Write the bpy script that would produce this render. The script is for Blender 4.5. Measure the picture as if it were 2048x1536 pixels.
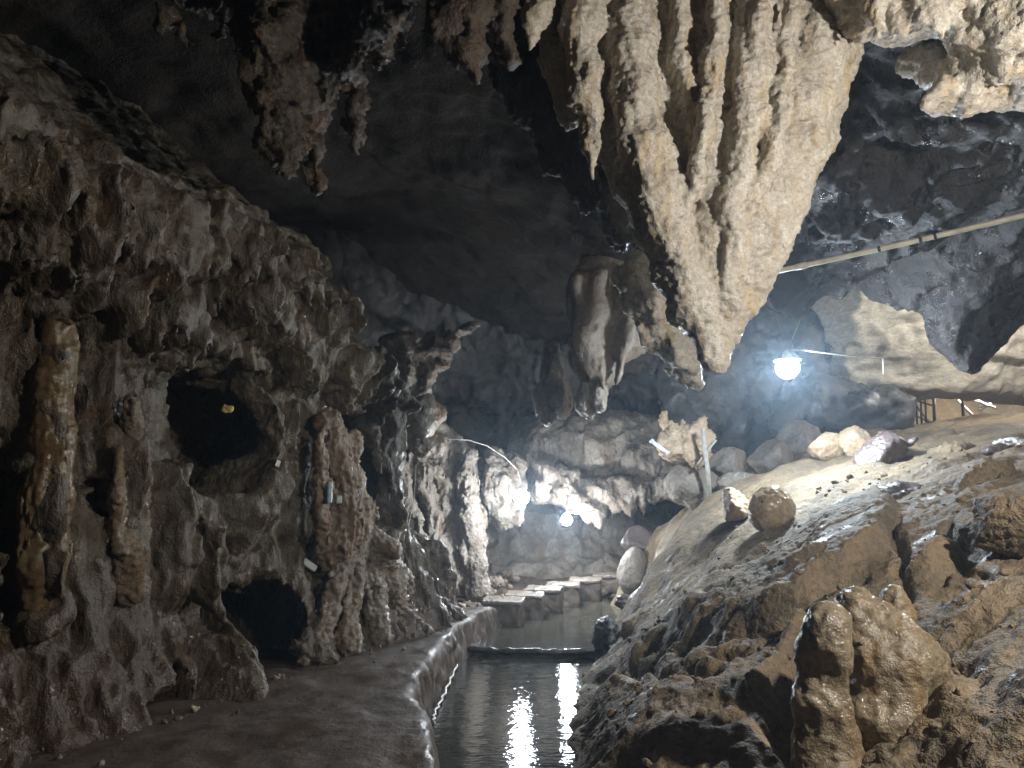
import bpy, math, random, time
import numpy as np
from mathutils import Vector

T0 = time.time()
sc = bpy.context.scene
for o in list(bpy.data.objects):
    bpy.data.objects.remove(o)
COL = sc.collection
R = math.radians

# ------------------------------------------------------------------ camera
F_PX = 1536.0                      # focal length in pixels of the 2048 px wide photograph
PITCH = math.atan(202 / F_PX)      # the phone is tilted up a little
CAM_Z = 1.6
cam_d = bpy.data.cameras.new('camera')
cam_d.sensor_width = 36.0
cam_d.lens = 27.0
cam_d.clip_end = 200
cam_d.clip_start = 0.05
cam = bpy.data.objects.new('camera', cam_d)
COL.objects.link(cam)
cam.location = (0, 0, CAM_Z)
cam.rotation_euler = (math.pi / 2 + PITCH, 0, 0)
sc.camera = cam

# ------------------------------------------------------------------ world: no daylight reaches this cave
w = bpy.data.worlds.new('World')
sc.world = w
w.use_nodes = True
w.node_tree.nodes['Background'].inputs[0].default_value = (0.55, 0.6, 0.75, 1)
w.node_tree.nodes['Background'].inputs[1].default_value = 0.0

sc.view_settings.view_transform = 'Standard'
sc.view_settings.look = 'None'
sc.view_settings.exposure = 0.15
sc.view_settings.gamma = 1.0
sc.cycles.max_bounces = 6
sc.cycles.diffuse_bounces = 2
sc.cycles.glossy_bounces = 2
sc.cycles.transmission_bounces = 4
sc.cycles.volume_bounces = 0
sc.cycles.sample_clamp_indirect = 3.0
sc.cycles.sample_clamp_direct = 0
sc.cycles.use_denoising = True
sc.cycles.use_adaptive_sampling = True
sc.cycles.adaptive_threshold = 0.05
sc.cycles.adaptive_min_samples = 16
sc.cycles.caustics_reflective = False
sc.cycles.caustics_refractive = False

# lamp data: (pixel x, pixel y, distance), globe radius, emission strength, colour
LAMP_COLD = (0.86, 0.93, 1.0)
LAMP_BLUE = (0.74, 0.87, 1.0)
LAMP_NEUTRAL = (1.0, 0.96, 0.90)
LAMP_WARM = (1.0, 0.86, 0.68)
LAMPS = dict(
    slope=((1575, 735, 8.6), 0.125, 980.0, LAMP_BLUE),
    drape=((1043, 995, 11.6), 0.11, 520.0, LAMP_COLD),
    stream=((1133, 1040, 13.2), 0.09, 700.0, LAMP_COLD),
)
KEY_LAMP = ((3.2, 2.1, 3.0), 0.06, 3800.0, LAMP_NEUTRAL)
PASSAGE_LAMP = ((8.6, 11.6, 5.0), 0.08, 1900.0, LAMP_NEUTRAL)
STAIR_LAMP = ((11.9, 18.0, 4.9), 0.08, 3200.0, LAMP_WARM)


def P(px, py, d):
    """world point seen at photograph pixel (px, py) at forward distance d"""
    u = (px - 1024) / F_PX
    v = (768 - py) / F_PX
    c, s = math.cos(PITCH), math.sin(PITCH)
    y = c - v * s
    z = s + v * c
    k = d / y
    return np.array((u * k, d, CAM_Z + z * k))


def S(px, d):
    """metres covered by px photograph pixels at distance d"""
    return px * d / F_PX


# ------------------------------------------------------------------ noise volumes
rng = np.random.default_rng(7)
NV = 96


def _band_volume(seed, wl):
    r = np.random.default_rng(seed)
    v = r.standard_normal((NV, NV, NV)).astype(np.float32)
    f = np.fft.rfftn(v)
    k = np.fft.fftfreq(NV)
    kz = np.fft.rfftfreq(NV)
    kk = np.sqrt(k[:, None, None] ** 2 + k[None, :, None] ** 2 + kz[None, None, :] ** 2)
    k0 = 1.0 / wl
    f *= np.exp(-((kk - k0) / (0.38 * k0)) ** 2)
    v = np.fft.irfftn(f, s=(NV, NV, NV)).astype(np.float32)
    return (v / (v.std() * 2.2)).ravel()


WL = 8.0
VOLS = [_band_volume(11, WL), _band_volume(12, WL), _band_volume(13, WL)]


def _cell_volume():
    n = 12
    r = np.random.default_rng(5)
    pts = r.random((n, n, n, 3)).astype(np.float32)
    g = (np.arange(NV, dtype=np.float32) + .5) / NV * n
    X, Y, Z = np.meshgrid(g, g, g, indexing='ij')
    ix, iy, iz = np.floor(X).astype(int), np.floor(Y).astype(int), np.floor(Z).astype(int)
    best = np.full(X.shape, 9.0, np.float32)
    for a in (-1, 0, 1):
        for b in (-1, 0, 1):
            for c in (-1, 0, 1):
                p = pts[(ix + a) % n, (iy + b) % n, (iz + c) % n]
                d = (ix + a + p[..., 0] - X) ** 2 + (iy + b + p[..., 1] - Y) ** 2 + (iz + c + p[..., 2] - Z) ** 2
                np.minimum(best, d, out=best)
    return np.sqrt(best).ravel()


CELLS = _cell_volume()


def _sample(vol, x, y, z):
    x = x % NV; y = y % NV; z = z % NV
    xi = x.astype(np.int32); yi = y.astype(np.int32); zi = z.astype(np.int32)
    fx = x - xi; fy = y - yi; fz = z - zi
    xi %= NV; yi %= NV; zi %= NV
    fx = fx * fx * (3 - 2 * fx) * .5 + fx * .5
    fy = fy * fy * (3 - 2 * fy) * .5 + fy * .5
    fz = fz * fz * (3 - 2 * fz) * .5 + fz * .5
    xj = (xi + 1) % NV; yj = (yi + 1) % NV; zj = (zi + 1) % NV
    a0 = xi * (NV * NV); a1 = xj * (NV * NV); b0 = yi * NV; b1 = yj * NV
    def lz(b):
        return vol[b + zi] * (1 - fz) + vol[b + zj] * fz
    return (lz(a0 + b0) * (1 - fy) + lz(a0 + b1) * fy) * (1 - fx) + (lz(a1 + b0) * (1 - fy) + lz(a1 + b1) * fy) * fx


def noise(x, y, z, wl, seed=0):
    """band noise about -1..1 with wavelength wl metres (a scalar or one per axis)"""
    if np.isscalar(wl):
        wl = (wl, wl, wl)
    o = (seed * 17.31) % NV
    return _sample(VOLS[seed % 3], np.asarray(x, np.float32) * (WL / wl[0]) + o,
                   np.asarray(y, np.float32) * (WL / wl[1]) + o * 1.7,
                   np.asarray(z, np.float32) * (WL / wl[2]) + o * 2.3)


def fbm(x, y, z, wl, seed=0, octaves=4, gain=.5):
    if np.isscalar(wl):
        wl = (wl, wl, wl)
    t = 0
    a = 1.0
    for i in range(octaves):
        t = t + a * noise(x, y, z, wl, seed + i)
        wl = tuple(q * .47 for q in wl)
        a *= gain
    return t


def ridge(x, y, z, wl, seed=0):
    return 1 - 2.2 * np.abs(noise(x, y, z, wl, seed))


def cells(x, y, z, wl, seed=0):
    """distance to the nearest feature point, about 0..1, feature spacing wl metres"""
    if np.isscalar(wl):
        wl = (wl, wl, wl)
    o = (seed * 23.7) % NV
    return _sample(CELLS, np.asarray(x, np.float32) * (8 / wl[0]) + o, np.asarray(y, np.float32) * (8 / wl[1]) + o * 1.3,
                   np.asarray(z, np.float32) * (8 / wl[2]) + o * 2.1)


def sstep(e0, e1, x):
    t = np.clip((x - e0) / (e1 - e0), 0, 1)
    return t * t * (3 - 2 * t)


def smin(a, b, k):
    h = np.clip(.5 + .5 * (b - a) / k, 0, 1)
    return b * (1 - h) + a * h - k * h * (1 - h)


def smax(a, b, k):
    return -smin(-a, -b, k)


# ------------------------------------------------------------------ surfaces from fields
def surface_net(V, lo, vox):
    """quads of the zero surface of V (negative inside)"""
    neg = V < 0
    c = neg[:-1, :-1, :-1].astype(np.int8)
    tot = np.zeros(c.shape, np.int8)
    for a in (0, 1):
        for b in (0, 1):
            for d in (0, 1):
                tot += neg[a:a + c.shape[0], b:b + c.shape[1], d:d + c.shape[2]]
    act = (tot > 0) & (tot < 8)
    idx = np.argwhere(act)
    n = len(idx)
    if n == 0:
        return np.zeros((0, 3), np.float32), np.zeros((0, 4), np.int32)
    vid = np.full(c.shape, -1, np.int32)
    vid[act] = np.arange(n)
    cor = np.empty((n, 8), np.float32)
    offs = [(a, b, d) for a in (0, 1) for b in (0, 1) for d in (0, 1)]
    for q, (a, b, d) in enumerate(offs):
        cor[:, q] = V[idx[:, 0] + a, idx[:, 1] + b, idx[:, 2] + d]
    acc = np.zeros((n, 3), np.float32)
    cnt = np.zeros(n, np.float32)
    for q in range(8):
        for r_ in range(q + 1, 8):
            da = np.array(offs[r_]) - np.array(offs[q])
            if np.abs(da).sum() != 1:
                continue
            va, vb = cor[:, q], cor[:, r_]
            m = (va < 0) != (vb < 0)
            t = np.where(m, va / np.where(m, va - vb, 1), 0)
            p = np.array(offs[q], np.float32) + t[:, None] * da.astype(np.float32)
            acc += np.where(m[:, None], p, 0)
            cnt += m
    verts = (idx + acc / cnt[:, None]) * vox + np.asarray(lo, np.float32)
    quads = []
    for ax in range(3):
        s0 = [slice(None)] * 3; s1 = [slice(None)] * 3
        s0[ax] = slice(0, -1); s1[ax] = slice(1, None)
        e = neg[tuple(s0)] != neg[tuple(s1)]
        b, d = [(1, 2), (2, 0), (0, 1)][ax]
        sl = [slice(None)] * 3
        sl[b] = slice(1, -1); sl[d] = slice(1, -1)
        sl[ax] = slice(None)
        ee = e[tuple(sl)]
        ii = np.argwhere(ee)
        ii[:, b] += 1; ii[:, d] += 1
        def cell(ob, od):
            k = ii.copy(); k[:, b] -= ob; k[:, d] -= od
            return vid[k[:, 0], k[:, 1], k[:, 2]]
        q = np.stack([cell(1, 1), cell(0, 1), cell(0, 0), cell(1, 0)], 1)
        inside_first = neg[ii[:, 0], ii[:, 1], ii[:, 2]]
        q[~inside_first] = q[~inside_first][:, ::-1]
        quads.append(q)
    quads = np.concatenate(quads)
    quads = quads[(quads >= 0).all(1)]
    return verts.astype(np.float32), quads.astype(np.int32)


def field_mesh(lo, hi, vox, f, band=2.2, stride=4):
    """evaluate f(x,y,z) sparsely and return verts, quads"""
    lo = np.asarray(lo, float); hi = np.asarray(hi, float)
    nc = np.maximum(2, np.ceil((hi - lo) / (vox * stride)).astype(int))
    g = [lo[i] + (np.arange(nc[i]) + .5) * vox * stride - vox * .5 for i in range(3)]
    X, Y, Z = np.meshgrid(*[q.astype(np.float32) for q in g], indexing='ij')
    Cv = f(X.ravel(), Y.ravel(), Z.ravel()).reshape(X.shape).astype(np.float32)
    act = np.abs(Cv) < band * vox * stride
    sg = Cv < 0
    for ax in range(3):      # keep sign changes between neighbouring blocks
        s0 = [slice(None)] * 3; s1 = [slice(None)] * 3
        s0[ax] = slice(0, -1); s1[ax] = slice(1, None)
        e = sg[tuple(s0)] != sg[tuple(s1)]
        act[tuple(s0)] |= e; act[tuple(s1)] |= e
    V = np.repeat(np.repeat(np.repeat(Cv, stride, 0), stride, 1), stride, 2)
    bi = np.argwhere(act)
    o = np.stack(np.meshgrid(*[np.arange(stride)] * 3, indexing='ij'), -1).reshape(-1, 3)
    for k in range(0, len(bi), 3000):
        ijk = (bi[k:k + 3000, None, :] * stride + o[None]).reshape(-1, 3)
        p = (lo + ijk * vox).astype(np.float32)
        V[ijk[:, 0], ijk[:, 1], ijk[:, 2]] = f(p[:, 0], p[:, 1], p[:, 2])
    return surface_net(V, lo, vox)


def vnormals(v, q):
    n = np.cross(v[q[:, 2]] - v[q[:, 0]], v[q[:, 3]] - v[q[:, 1]])
    out = np.zeros_like(v)
    for k in range(4):
        for a in range(3):
            out[:, a] += np.bincount(q[:, k], n[:, a], len(v)).astype(np.float32)
    return out / np.maximum(np.linalg.norm(out, axis=1, keepdims=True), 1e-9)


def make_mesh(name, verts, faces, smooth=True):
    me = bpy.data.meshes.new(name)
    if isinstance(faces, np.ndarray):
        nf, k = faces.shape
        me.vertices.add(len(verts))
        me.vertices.foreach_set('co', np.asarray(verts, np.float32).ravel())
        me.loops.add(nf * k)
        me.loops.foreach_set('vertex_index', faces.astype(np.int32).ravel())
        me.polygons.add(nf)
        me.polygons.foreach_set('loop_start', (np.arange(nf) * k).astype(np.int32))
        me.polygons.foreach_set('loop_total', np.full(nf, k, np.int32))
        me.update(calc_edges=True)
    else:
        me.from_pydata([tuple(map(float, p)) for p in verts], [], faces)
        me.update()
    if smooth:
        me.polygons.foreach_set('use_smooth', np.ones(len(me.polygons), bool))
    return me


def obj(name, verts, faces, mat, parent=None, origin=None, smooth=True):
    verts = np.asarray(verts, float)
    if origin is None:
        origin = np.zeros(3)
    origin = np.asarray(origin, float)
    me = make_mesh(name, verts - origin, faces, smooth)
    me.materials.append(mat)
    o = bpy.data.objects.new(name, me)
    COL.objects.link(o)
    o.location = origin
    if parent is not None:
        o.parent = parent
        o.location = origin - np.array(parent.location)
    return o


def empty(name, loc):
    o = bpy.data.objects.new(name, None)
    COL.objects.link(o)
    o.location = tuple(loc)
    o.empty_display_size = .1
    return o


def tag(o, label, cat, group=None):
    o['label'] = label
    o['category'] = cat
    if group:
        o['group'] = group
    return o


def struct(o):
    o['kind'] = 'structure'
    return o


# ------------------------------------------------------------------ materials
def rock_mat(name, cols, scale=1.0, rough=(.3, .65), bump=.5, stretch=(1, 1, 1), spec=.5, wet=.5, fine=1.0, streak=None, speck=None, low=None, rings=0.0, wet_streak=False, flute=0.0):
    """layered stone: blotches of three tones, grain, pits and damp patches of lower roughness"""
    m = bpy.data.materials.new(name)
    m.use_nodes = True
    nt = m.node_tree
    N, L = nt.nodes, nt.links
    bs = N['Principled BSDF']
    tc = N.new('ShaderNodeTexCoord')
    mp = N.new('ShaderNodeMapping')
    mp.inputs['Scale'].default_value = stretch
    L.new(tc.outputs['Object'], mp.inputs[0])
    def tex(sc_, det=6, rg=.6, dist=0.0, src=None):
        t = N.new('ShaderNodeTexNoise')
        t.inputs['Scale'].default_value = sc_
        t.inputs['Detail'].default_value = det
        t.inputs['Roughness'].default_value = rg
        t.inputs['Distortion'].default_value = dist
        L.new((src or mp).outputs[0] if src is None else src, t.inputs['Vector'])
        return t
    def ramp(src, p0, p1, c0=(0, 0, 0, 1), c1=(1, 1, 1, 1)):
        r = N.new('ShaderNodeValToRGB')
        r.color_ramp.elements[0].position = p0
        r.color_ramp.elements[1].position = p1
        r.color_ramp.elements[0].color = c0
        r.color_ramp.elements[1].color = c1
        L.new(src, r.inputs[0])
        return r
    def mix(fac, a, b, mode='MIX'):
        x = N.new('ShaderNodeMix')
        x.data_type = 'RGBA'
        x.blend_type = mode
        if isinstance(fac, (int, float)):
            x.inputs[0].default_value = fac
        else:
            L.new(fac, x.inputs[0])
        for s_, k in ((a, 6), (b, 7)):
            if isinstance(s_, tuple):
                x.inputs[k].default_value = s_
            else:
                L.new(s_, x.inputs[k])
        return x.outputs[2]
    c4 = [tuple(c) + (1,) for c in cols]
    n1 = tex(1.3 * scale, 4, .62, .6)
    n2 = tex(4.5 * scale, 4, .65)
    n3 = tex(22 * scale, 3, .7)
    n4 = tex(75 * scale, 1.5, .7)
    r1 = ramp(n1.outputs[0], .40, .62)
    r2 = ramp(n2.outputs[0], .45, .66)
    col = mix(r1.outputs[0], c4[0], c4[1])
    col = mix(r2.outputs[0], col, c4[2])
    r3 = ramp(n3.outputs[0], .3, .7, (.62, .60, .58, 1), (1.22, 1.2, 1.16, 1))
    col = mix(.85, col, mix(1.0, col, r3.outputs[0], 'MULTIPLY'))
    if streak is not None:
        mp2 = N.new('ShaderNodeMapping')
        mp2.inputs['Scale'].default_value = (5, 5, .55)
        L.new(tc.outputs['Object'], mp2.inputs[0])
        ns = N.new('ShaderNodeTexNoise')
        ns.inputs['Scale'].default_value = 1.4 * scale
        ns.inputs['Detail'].default_value = 5
        L.new(mp2.outputs[0], ns.inputs['Vector'])
        rs = ramp(ns.outputs[0], .52, .68)
        col = mix(rs.outputs[0], col, tuple(streak) + (1,))
    if speck is not None:
        vo = N.new('ShaderNodeTexVoronoi')
        vo.inputs['Scale'].default_value = 34 * scale
        L.new(mp.outputs[0], vo.inputs['Vector'])
        rv = ramp(vo.outputs['Distance'], .12, .2, (1, 1, 1, 1), (0, 0, 0, 1))
        rm = ramp(n2.outputs[0], .5, .56)
        mm = N.new('ShaderNodeMath'); mm.operation = 'MULTIPLY'
        L.new(rv.outputs[0], mm.inputs[0]); L.new(rm.outputs[0], mm.inputs[1])
        col = mix(mm.outputs[0], col, tuple(speck) + (1,))
    if low is not None:          # iron-brown stain on the lowest part, darkened for the shade there; ragged top
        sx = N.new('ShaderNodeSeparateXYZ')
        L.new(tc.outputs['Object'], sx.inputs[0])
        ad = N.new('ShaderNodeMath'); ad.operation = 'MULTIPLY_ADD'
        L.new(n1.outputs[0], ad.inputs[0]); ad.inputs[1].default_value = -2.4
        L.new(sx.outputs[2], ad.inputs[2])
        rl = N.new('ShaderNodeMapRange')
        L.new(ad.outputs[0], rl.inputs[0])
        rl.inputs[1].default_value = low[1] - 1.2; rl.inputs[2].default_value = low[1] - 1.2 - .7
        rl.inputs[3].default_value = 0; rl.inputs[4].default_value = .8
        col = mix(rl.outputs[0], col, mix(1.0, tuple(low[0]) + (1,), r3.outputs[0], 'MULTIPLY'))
    L.new(col, bs.inputs['Base Color'])
    # damp patches
    nw = tex(2.1 * scale, 3, .6)
    rw = ramp(nw.outputs[0], .62 - .3 * wet, .70 - .2 * wet)
    mr = N.new('ShaderNodeMapRange')
    if wet_streak and streak is not None:     # seepage runs down the wall
        mx = N.new('ShaderNodeMath'); mx.operation = 'MAXIMUM'
        L.new(rw.outputs[0], mx.inputs[0]); L.new(rs.outputs[0], mx.inputs[1])
        L.new(mx.outputs[0], mr.inputs[0])
    else:
        L.new(rw.outputs[0], mr.inputs[0])
    mr.inputs[3].default_value = rough[1]
    mr.inputs[4].default_value = rough[0]
    ma = N.new('ShaderNodeMath'); ma.operation = 'MULTIPLY_ADD'
    L.new(n3.outputs[0], ma.inputs[0]); ma.inputs[1].default_value = .3
    mb = N.new('ShaderNodeMath'); mb.operation = 'SUBTRACT'
    L.new(mr.outputs[0], mb.inputs[0]); mb.inputs[1].default_value = .15
    L.new(mb.outputs[0], ma.inputs[2])
    L.new(ma.outputs[0], bs.inputs['Roughness'])
    bs.inputs['Specular IOR Level'].default_value = spec
    # relief
    hgt = N.new('ShaderNodeMath'); hgt.operation = 'MULTIPLY_ADD'
    L.new(n2.outputs[0], hgt.inputs[0]); hgt.inputs[1].default_value = .035 / scale
    h3 = N.new('ShaderNodeMath'); h3.operation = 'MULTIPLY_ADD'
    L.new(n3.outputs[0], h3.inputs[0]); h3.inputs[1].default_value = .016 * fine / scale
    h4 = N.new('ShaderNodeMath'); h4.operation = 'MULTIPLY'
    L.new(n4.outputs[0], h4.inputs[0]); h4.inputs[1].default_value = .005 * fine / scale
    if rings:                    # fine drip rings
        mr_ = N.new('ShaderNodeMapping')
        mr_.inputs['Scale'].default_value = (5, 5, 34)
        L.new(tc.outputs['Object'], mr_.inputs[0])
        nr = N.new('ShaderNodeTexNoise')
        nr.inputs['Scale'].default_value = 1.0; nr.inputs['Detail'].default_value = 2
        L.new(mr_.outputs[0], nr.inputs['Vector'])
        hr = N.new('ShaderNodeMath'); hr.operation = 'MULTIPLY_ADD'
        L.new(nr.outputs[0], hr.inputs[0]); hr.inputs[1].default_value = rings
        L.new(h4.outputs[0], hr.inputs[2])
        h4 = hr
    if flute:                    # fine upright fluting
        mf = N.new('ShaderNodeMapping')
        mf.inputs['Scale'].default_value = (15, 15, 1.7)
        L.new(tc.outputs['Object'], mf.inputs[0])
        nf = N.new('ShaderNodeTexNoise')
        nf.inputs['Scale'].default_value = 1.0; nf.inputs['Detail'].default_value = 3; nf.inputs['Distortion'].default_value = .5
        L.new(mf.outputs[0], nf.inputs['Vector'])
        hf = N.new('ShaderNodeMath'); hf.operation = 'MULTIPLY_ADD'
        L.new(nf.outputs[0], hf.inputs[0]); hf.inputs[1].default_value = flute
        L.new(h4.outputs[0], hf.inputs[2])
        h4 = hf
    L.new(h4.outputs[0], h3.inputs[2]); L.new(h3.outputs[0], hgt.inputs[2])
    bp = N.new('ShaderNodeBump')
    bp.inputs['Strength'].default_value = bump
    bp.inputs['Distance'].default_value = 1.0
    L.new(hgt.outputs[0], bp.inputs['Height'])
    L.new(bp.outputs[0], bs.inputs['Normal'])
    return m


def plain(name, col, rough=.5, metal=0.0, nscale=30, var=.25, emit=None, spec=.5):
    m = bpy.data.materials.new(name)
    m.use_nodes = True
    nt = m.node_tree
    bs = nt.nodes['Principled BSDF']
    bs.inputs['Roughness'].default_value = rough
    bs.inputs['Metallic'].default_value = metal
    bs.inputs['Specular IOR Level'].default_value = spec
    tx = nt.nodes.new('ShaderNodeTexNoise')
    tx.inputs['Scale'].default_value = nscale
    tx.inputs['Detail'].default_value = 5
    tc = nt.nodes.new('ShaderNodeTexCoord')
    nt.links.new(tc.outputs['Object'], tx.inputs['Vector'])
    r = nt.nodes.new('ShaderNodeValToRGB')
    r.color_ramp.elements[0].position = .3
    r.color_ramp.elements[1].position = .7
    r.color_ramp.elements[0].color = tuple(c * (1 - var) for c in col) + (1,)
    r.color_ramp.elements[1].color = tuple(min(1, c * (1 + var)) for c in col) + (1,)
    nt.links.new(tx.outputs[0], r.inputs[0])
    nt.links.new(r.outputs[0], bs.inputs['Base Color'])
    if emit:
        bs.inputs['Emission Color'].default_value = tuple(emit[0]) + (1,)
        bs.inputs['Emission Strength'].default_value = emit[1]
    return m


M = {}
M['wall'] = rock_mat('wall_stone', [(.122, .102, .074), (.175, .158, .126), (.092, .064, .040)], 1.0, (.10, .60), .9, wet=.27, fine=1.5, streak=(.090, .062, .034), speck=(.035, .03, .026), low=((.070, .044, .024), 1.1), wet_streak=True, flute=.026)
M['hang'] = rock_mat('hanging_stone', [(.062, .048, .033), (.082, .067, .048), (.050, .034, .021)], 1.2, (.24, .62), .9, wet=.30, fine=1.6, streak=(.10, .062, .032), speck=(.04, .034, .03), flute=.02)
M['calcite'] = rock_mat('pale_calcite', [(.52, .475, .40), (.44, .39, .32), (.60, .56, .49)], 1.6, (.22, .6), .9, wet=.4, fine=1.5, streak=(.47, .37, .235), speck=(.12, .10, .08), rings=.010)
M['slope'] = rock_mat('muddy_stone', [(.205, .155, .096), (.145, .117, .083), (.25, .182, .105)], 1.1, (.42, .78), .9, wet=.15, fine=1.8, speck=(.07, .055, .045))
M['dark'] = rock_mat('dark_stone', [(.06, .055, .052), (.085, .078, .072), (.045, .04, .036)], .9, (.2, .55), .55, wet=.5)
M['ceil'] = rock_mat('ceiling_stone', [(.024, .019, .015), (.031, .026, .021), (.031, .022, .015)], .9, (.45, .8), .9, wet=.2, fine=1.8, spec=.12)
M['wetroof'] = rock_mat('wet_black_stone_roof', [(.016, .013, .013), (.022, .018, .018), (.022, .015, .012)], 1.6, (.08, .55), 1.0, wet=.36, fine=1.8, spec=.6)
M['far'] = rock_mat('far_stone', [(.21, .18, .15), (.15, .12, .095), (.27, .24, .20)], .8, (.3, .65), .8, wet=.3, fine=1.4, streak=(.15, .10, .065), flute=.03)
M['back'] = rock_mat('dim_stone', [(.050, .045, .041), (.040, .034, .029), (.062, .055, .048)], .8, (.3, .65), .8, wet=.3, fine=1.4)  # far stone darkened to carry the gloom of the upper back wall
M['beige'] = rock_mat('beige_stone', [(.44, .40, .32), (.38, .33, .26), (.48, .45, .38)], .7, (.45, .75), .7, stretch=(.8, .8, 1.7), wet=.1)

# ------------------------------------------------------------------ relief walls: a height map over a plane frame
class Relief:
    def __init__(self, origin, t, up, n, s0, s1, z0, z1, res=.02):
        self.o = np.array(origin, float); self.t = np.array(t, float); self.u = np.array(up, float); self.n = np.array(n, float)
        self.s0, self.s1, self.z0, self.z1, self.res = s0, s1, z0, z1, res
        self.ns = int((s1 - s0) / res) + 1
        self.nz = int((z1 - z0) / res) + 1
        self.sv = (s0 + np.arange(self.ns) * res).astype(np.float32)
        self.zv = (z0 + np.arange(self.nz) * res).astype(np.float32)
        self.Sg, self.Zg = np.meshgrid(self.sv, self.zv, indexing='ij')
        self.h = np.zeros(self.Sg.shape, np.float32)

    def at(self, px, py, n0=0.0):
        """(s, z) where the ray of a pixel meets the plane at offset n0"""
        a = np.array((0, 0, CAM_Z)); b = P(px, py, 5.0) - a
        k = ((self.o + self.n * n0 - a) @ self.n) / (b @ self.n)
        p = a + b * k - self.o
        return p @ self.t, p @ self.u

    def dist(self, px, py, n0=0.0):
        a = np.array((0, 0, CAM_Z)); b = P(px, py, 5.0) - a
        return 5.0 * ((self.o + self.n * n0 - a) @ self.n) / (b @ self.n)

    def poly(self, pts, n0=0.0):
        """signed distance (m, negative inside) to a polygon given in photograph pixels"""
        v = np.array([self.at(x, y, n0) for x, y in pts])
        X, Y = self.Sg, self.Zg
        d = np.full(X.shape, 1e9, np.float32)
        ins = np.zeros(X.shape, bool)
        for i in range(len(v)):
            (ax, ay), (bx, by) = v[i], v[(i + 1) % len(v)]
            ex, ey = bx - ax, by - ay
            wx, wy = X - ax, Y - ay
            t = np.clip((wx * ex + wy * ey) / (ex * ex + ey * ey + 1e-12), 0, 1)
            d = np.minimum(d, (wx - ex * t) ** 2 + (wy - ey * t) ** 2)
            c = ((ay > Y) != (by > Y)) & (X < (bx - ax) * (Y - ay) / (by - ay + 1e-12) + ax)
            ins ^= c
        return np.where(ins, -1, 1) * np.sqrt(d)

    def line(self, pts, n0=0.0):
        """z as a function of s along a pixel polyline"""
        v = np.array(sorted([self.at(x, y, n0) for x, y in pts]))
        return np.interp(self.Sg, v[:, 0], v[:, 1])

    def path(self, pts, n0=0.0):
        """distance to an open pixel polyline and the position 0..1 along it"""
        v = np.array([self.at(x, y, n0) for x, y in pts])
        X, Y = self.Sg, self.Zg
        d = np.full(X.shape, 1e9, np.float32); pos = np.zeros(X.shape, np.float32)
        n = len(v) - 1
        for i in range(n):
            (ax, ay), (bx, by) = v[i], v[i + 1]
            ex, ey = bx - ax, by - ay
            t = np.clip(((X - ax) * ex + (Y - ay) * ey) / (ex * ex + ey * ey + 1e-12), 0, 1)
            q = (X - ax - ex * t) ** 2 + (Y - ay - ey * t) ** 2
            m = q < d
            d = np.where(m, q, d); pos = np.where(m, (i + t) / n, pos)
        return np.sqrt(d), pos

    def hole(self, pts, depth, soft=.10, n0=0.0, wob=.05, fix=False):
        d = self.poly(pts, n0) + wob * 1.5 * noise(self.Sg, self.Zg, 0 * self.Sg + 3.1, .35, 2) + wob * .9 * noise(self.Sg, self.Zg, 0 * self.Sg + 1.1, .12, 1)
        k = 1 - sstep(-soft, soft * .25, d)
        if fix:
            self.h[:] = self.h * (1 - k) - depth * k
        else:
            self.h -= depth * k
        return k

    def bump(self, px, py, rx, ry, hgt, n0=0.0, power=1.0, rot=0.0):
        s, z = self.at(px, py, n0)
        d = self.dist(px, py, n0)
        a = (self.Sg - s); b = (self.Zg - z)
        if rot:
            c_, s_ = math.cos(rot), math.sin(rot)
            a, b = a * c_ + b * s_, -a * s_ + b * c_
        q = (a / S(rx, d)) ** 2 + (b / S(ry, d)) ** 2
        self.h += hgt * np.exp(-q ** power)

    def rib(self, pts, w0, w1, hgt, n0=0.0, sharp=1.0, fade=(.0, .0)):
        """raised rib along a pixel polyline, half width in metres"""
        d, t = self.path(pts, n0)
        wd = w0 + (w1 - w0) * t
        k = np.clip(1 - (d / wd) ** 2, 0, 1) ** (.5 * sharp)
        if fade[0]:
            k *= sstep(0, fade[0], t)
        if fade[1]:
            k *= 1 - sstep(1 - fade[1], 1, t)
        self.h += hgt * k

    def fringe(self, zline, amp, out, wl, seed, srange=None, recover=.9, fine=.5, back=None):
        """a curtain of stone whose lower edge is a row of teeth; the rock below it is set back and comes out again"""
        s = self.Sg
        z = self.Zg
        teeth = amp * (noise(s, 0 * s, 0 * s + 5, wl, seed) + fine * ridge(s, 0 * s, 0 * s + 2, wl * .42, seed + 1))
        zz = zline + teeth
        k = sstep(-.045, .03, z - zz)
        under = (1 - k) * np.exp(-np.clip(zz - z, 0, 9) / recover)
        m = 1.0
        if srange:
            m = sstep(srange[0] - .15, srange[0] + .15, s) * (1 - sstep(srange[1] - .15, srange[1] + .15, s))
        self.h += m * (out * k * np.exp(-np.clip(z - zz, 0, 9) / .8) - (back if back else out) * under)

    def groove(self, pts, w_, depth, n0=0.0, wob=.03, wl=.3):
        """a crack along a pixel polyline"""
        d, t = self.path(pts, n0)
        d = np.abs(d + wob * noise(self.Sg, self.Zg, 0 * self.Sg, wl, 5))
        self.h -= .75 * depth * np.exp(-(d / w_) ** 2) * sstep(0, .12, t) * (1 - sstep(.88, 1, t))

    def lookup(self, s, z):
        a = np.clip((s - self.s0) / self.res, 0, self.ns - 1.001)
        b = np.clip((z - self.z0) / self.res, 0, self.nz - 1.001)
        i = a.astype(np.int32); j = b.astype(np.int32)
        fa = a - i; fb = b - j
        H = self.h.ravel()
        k = i * self.nz + j
        return (H[k] * (1 - fa) + H[k + self.nz] * fa) * (1 - fb) + (H[k + 1] * (1 - fa) + H[k + self.nz + 1] * fa) * fb

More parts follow.
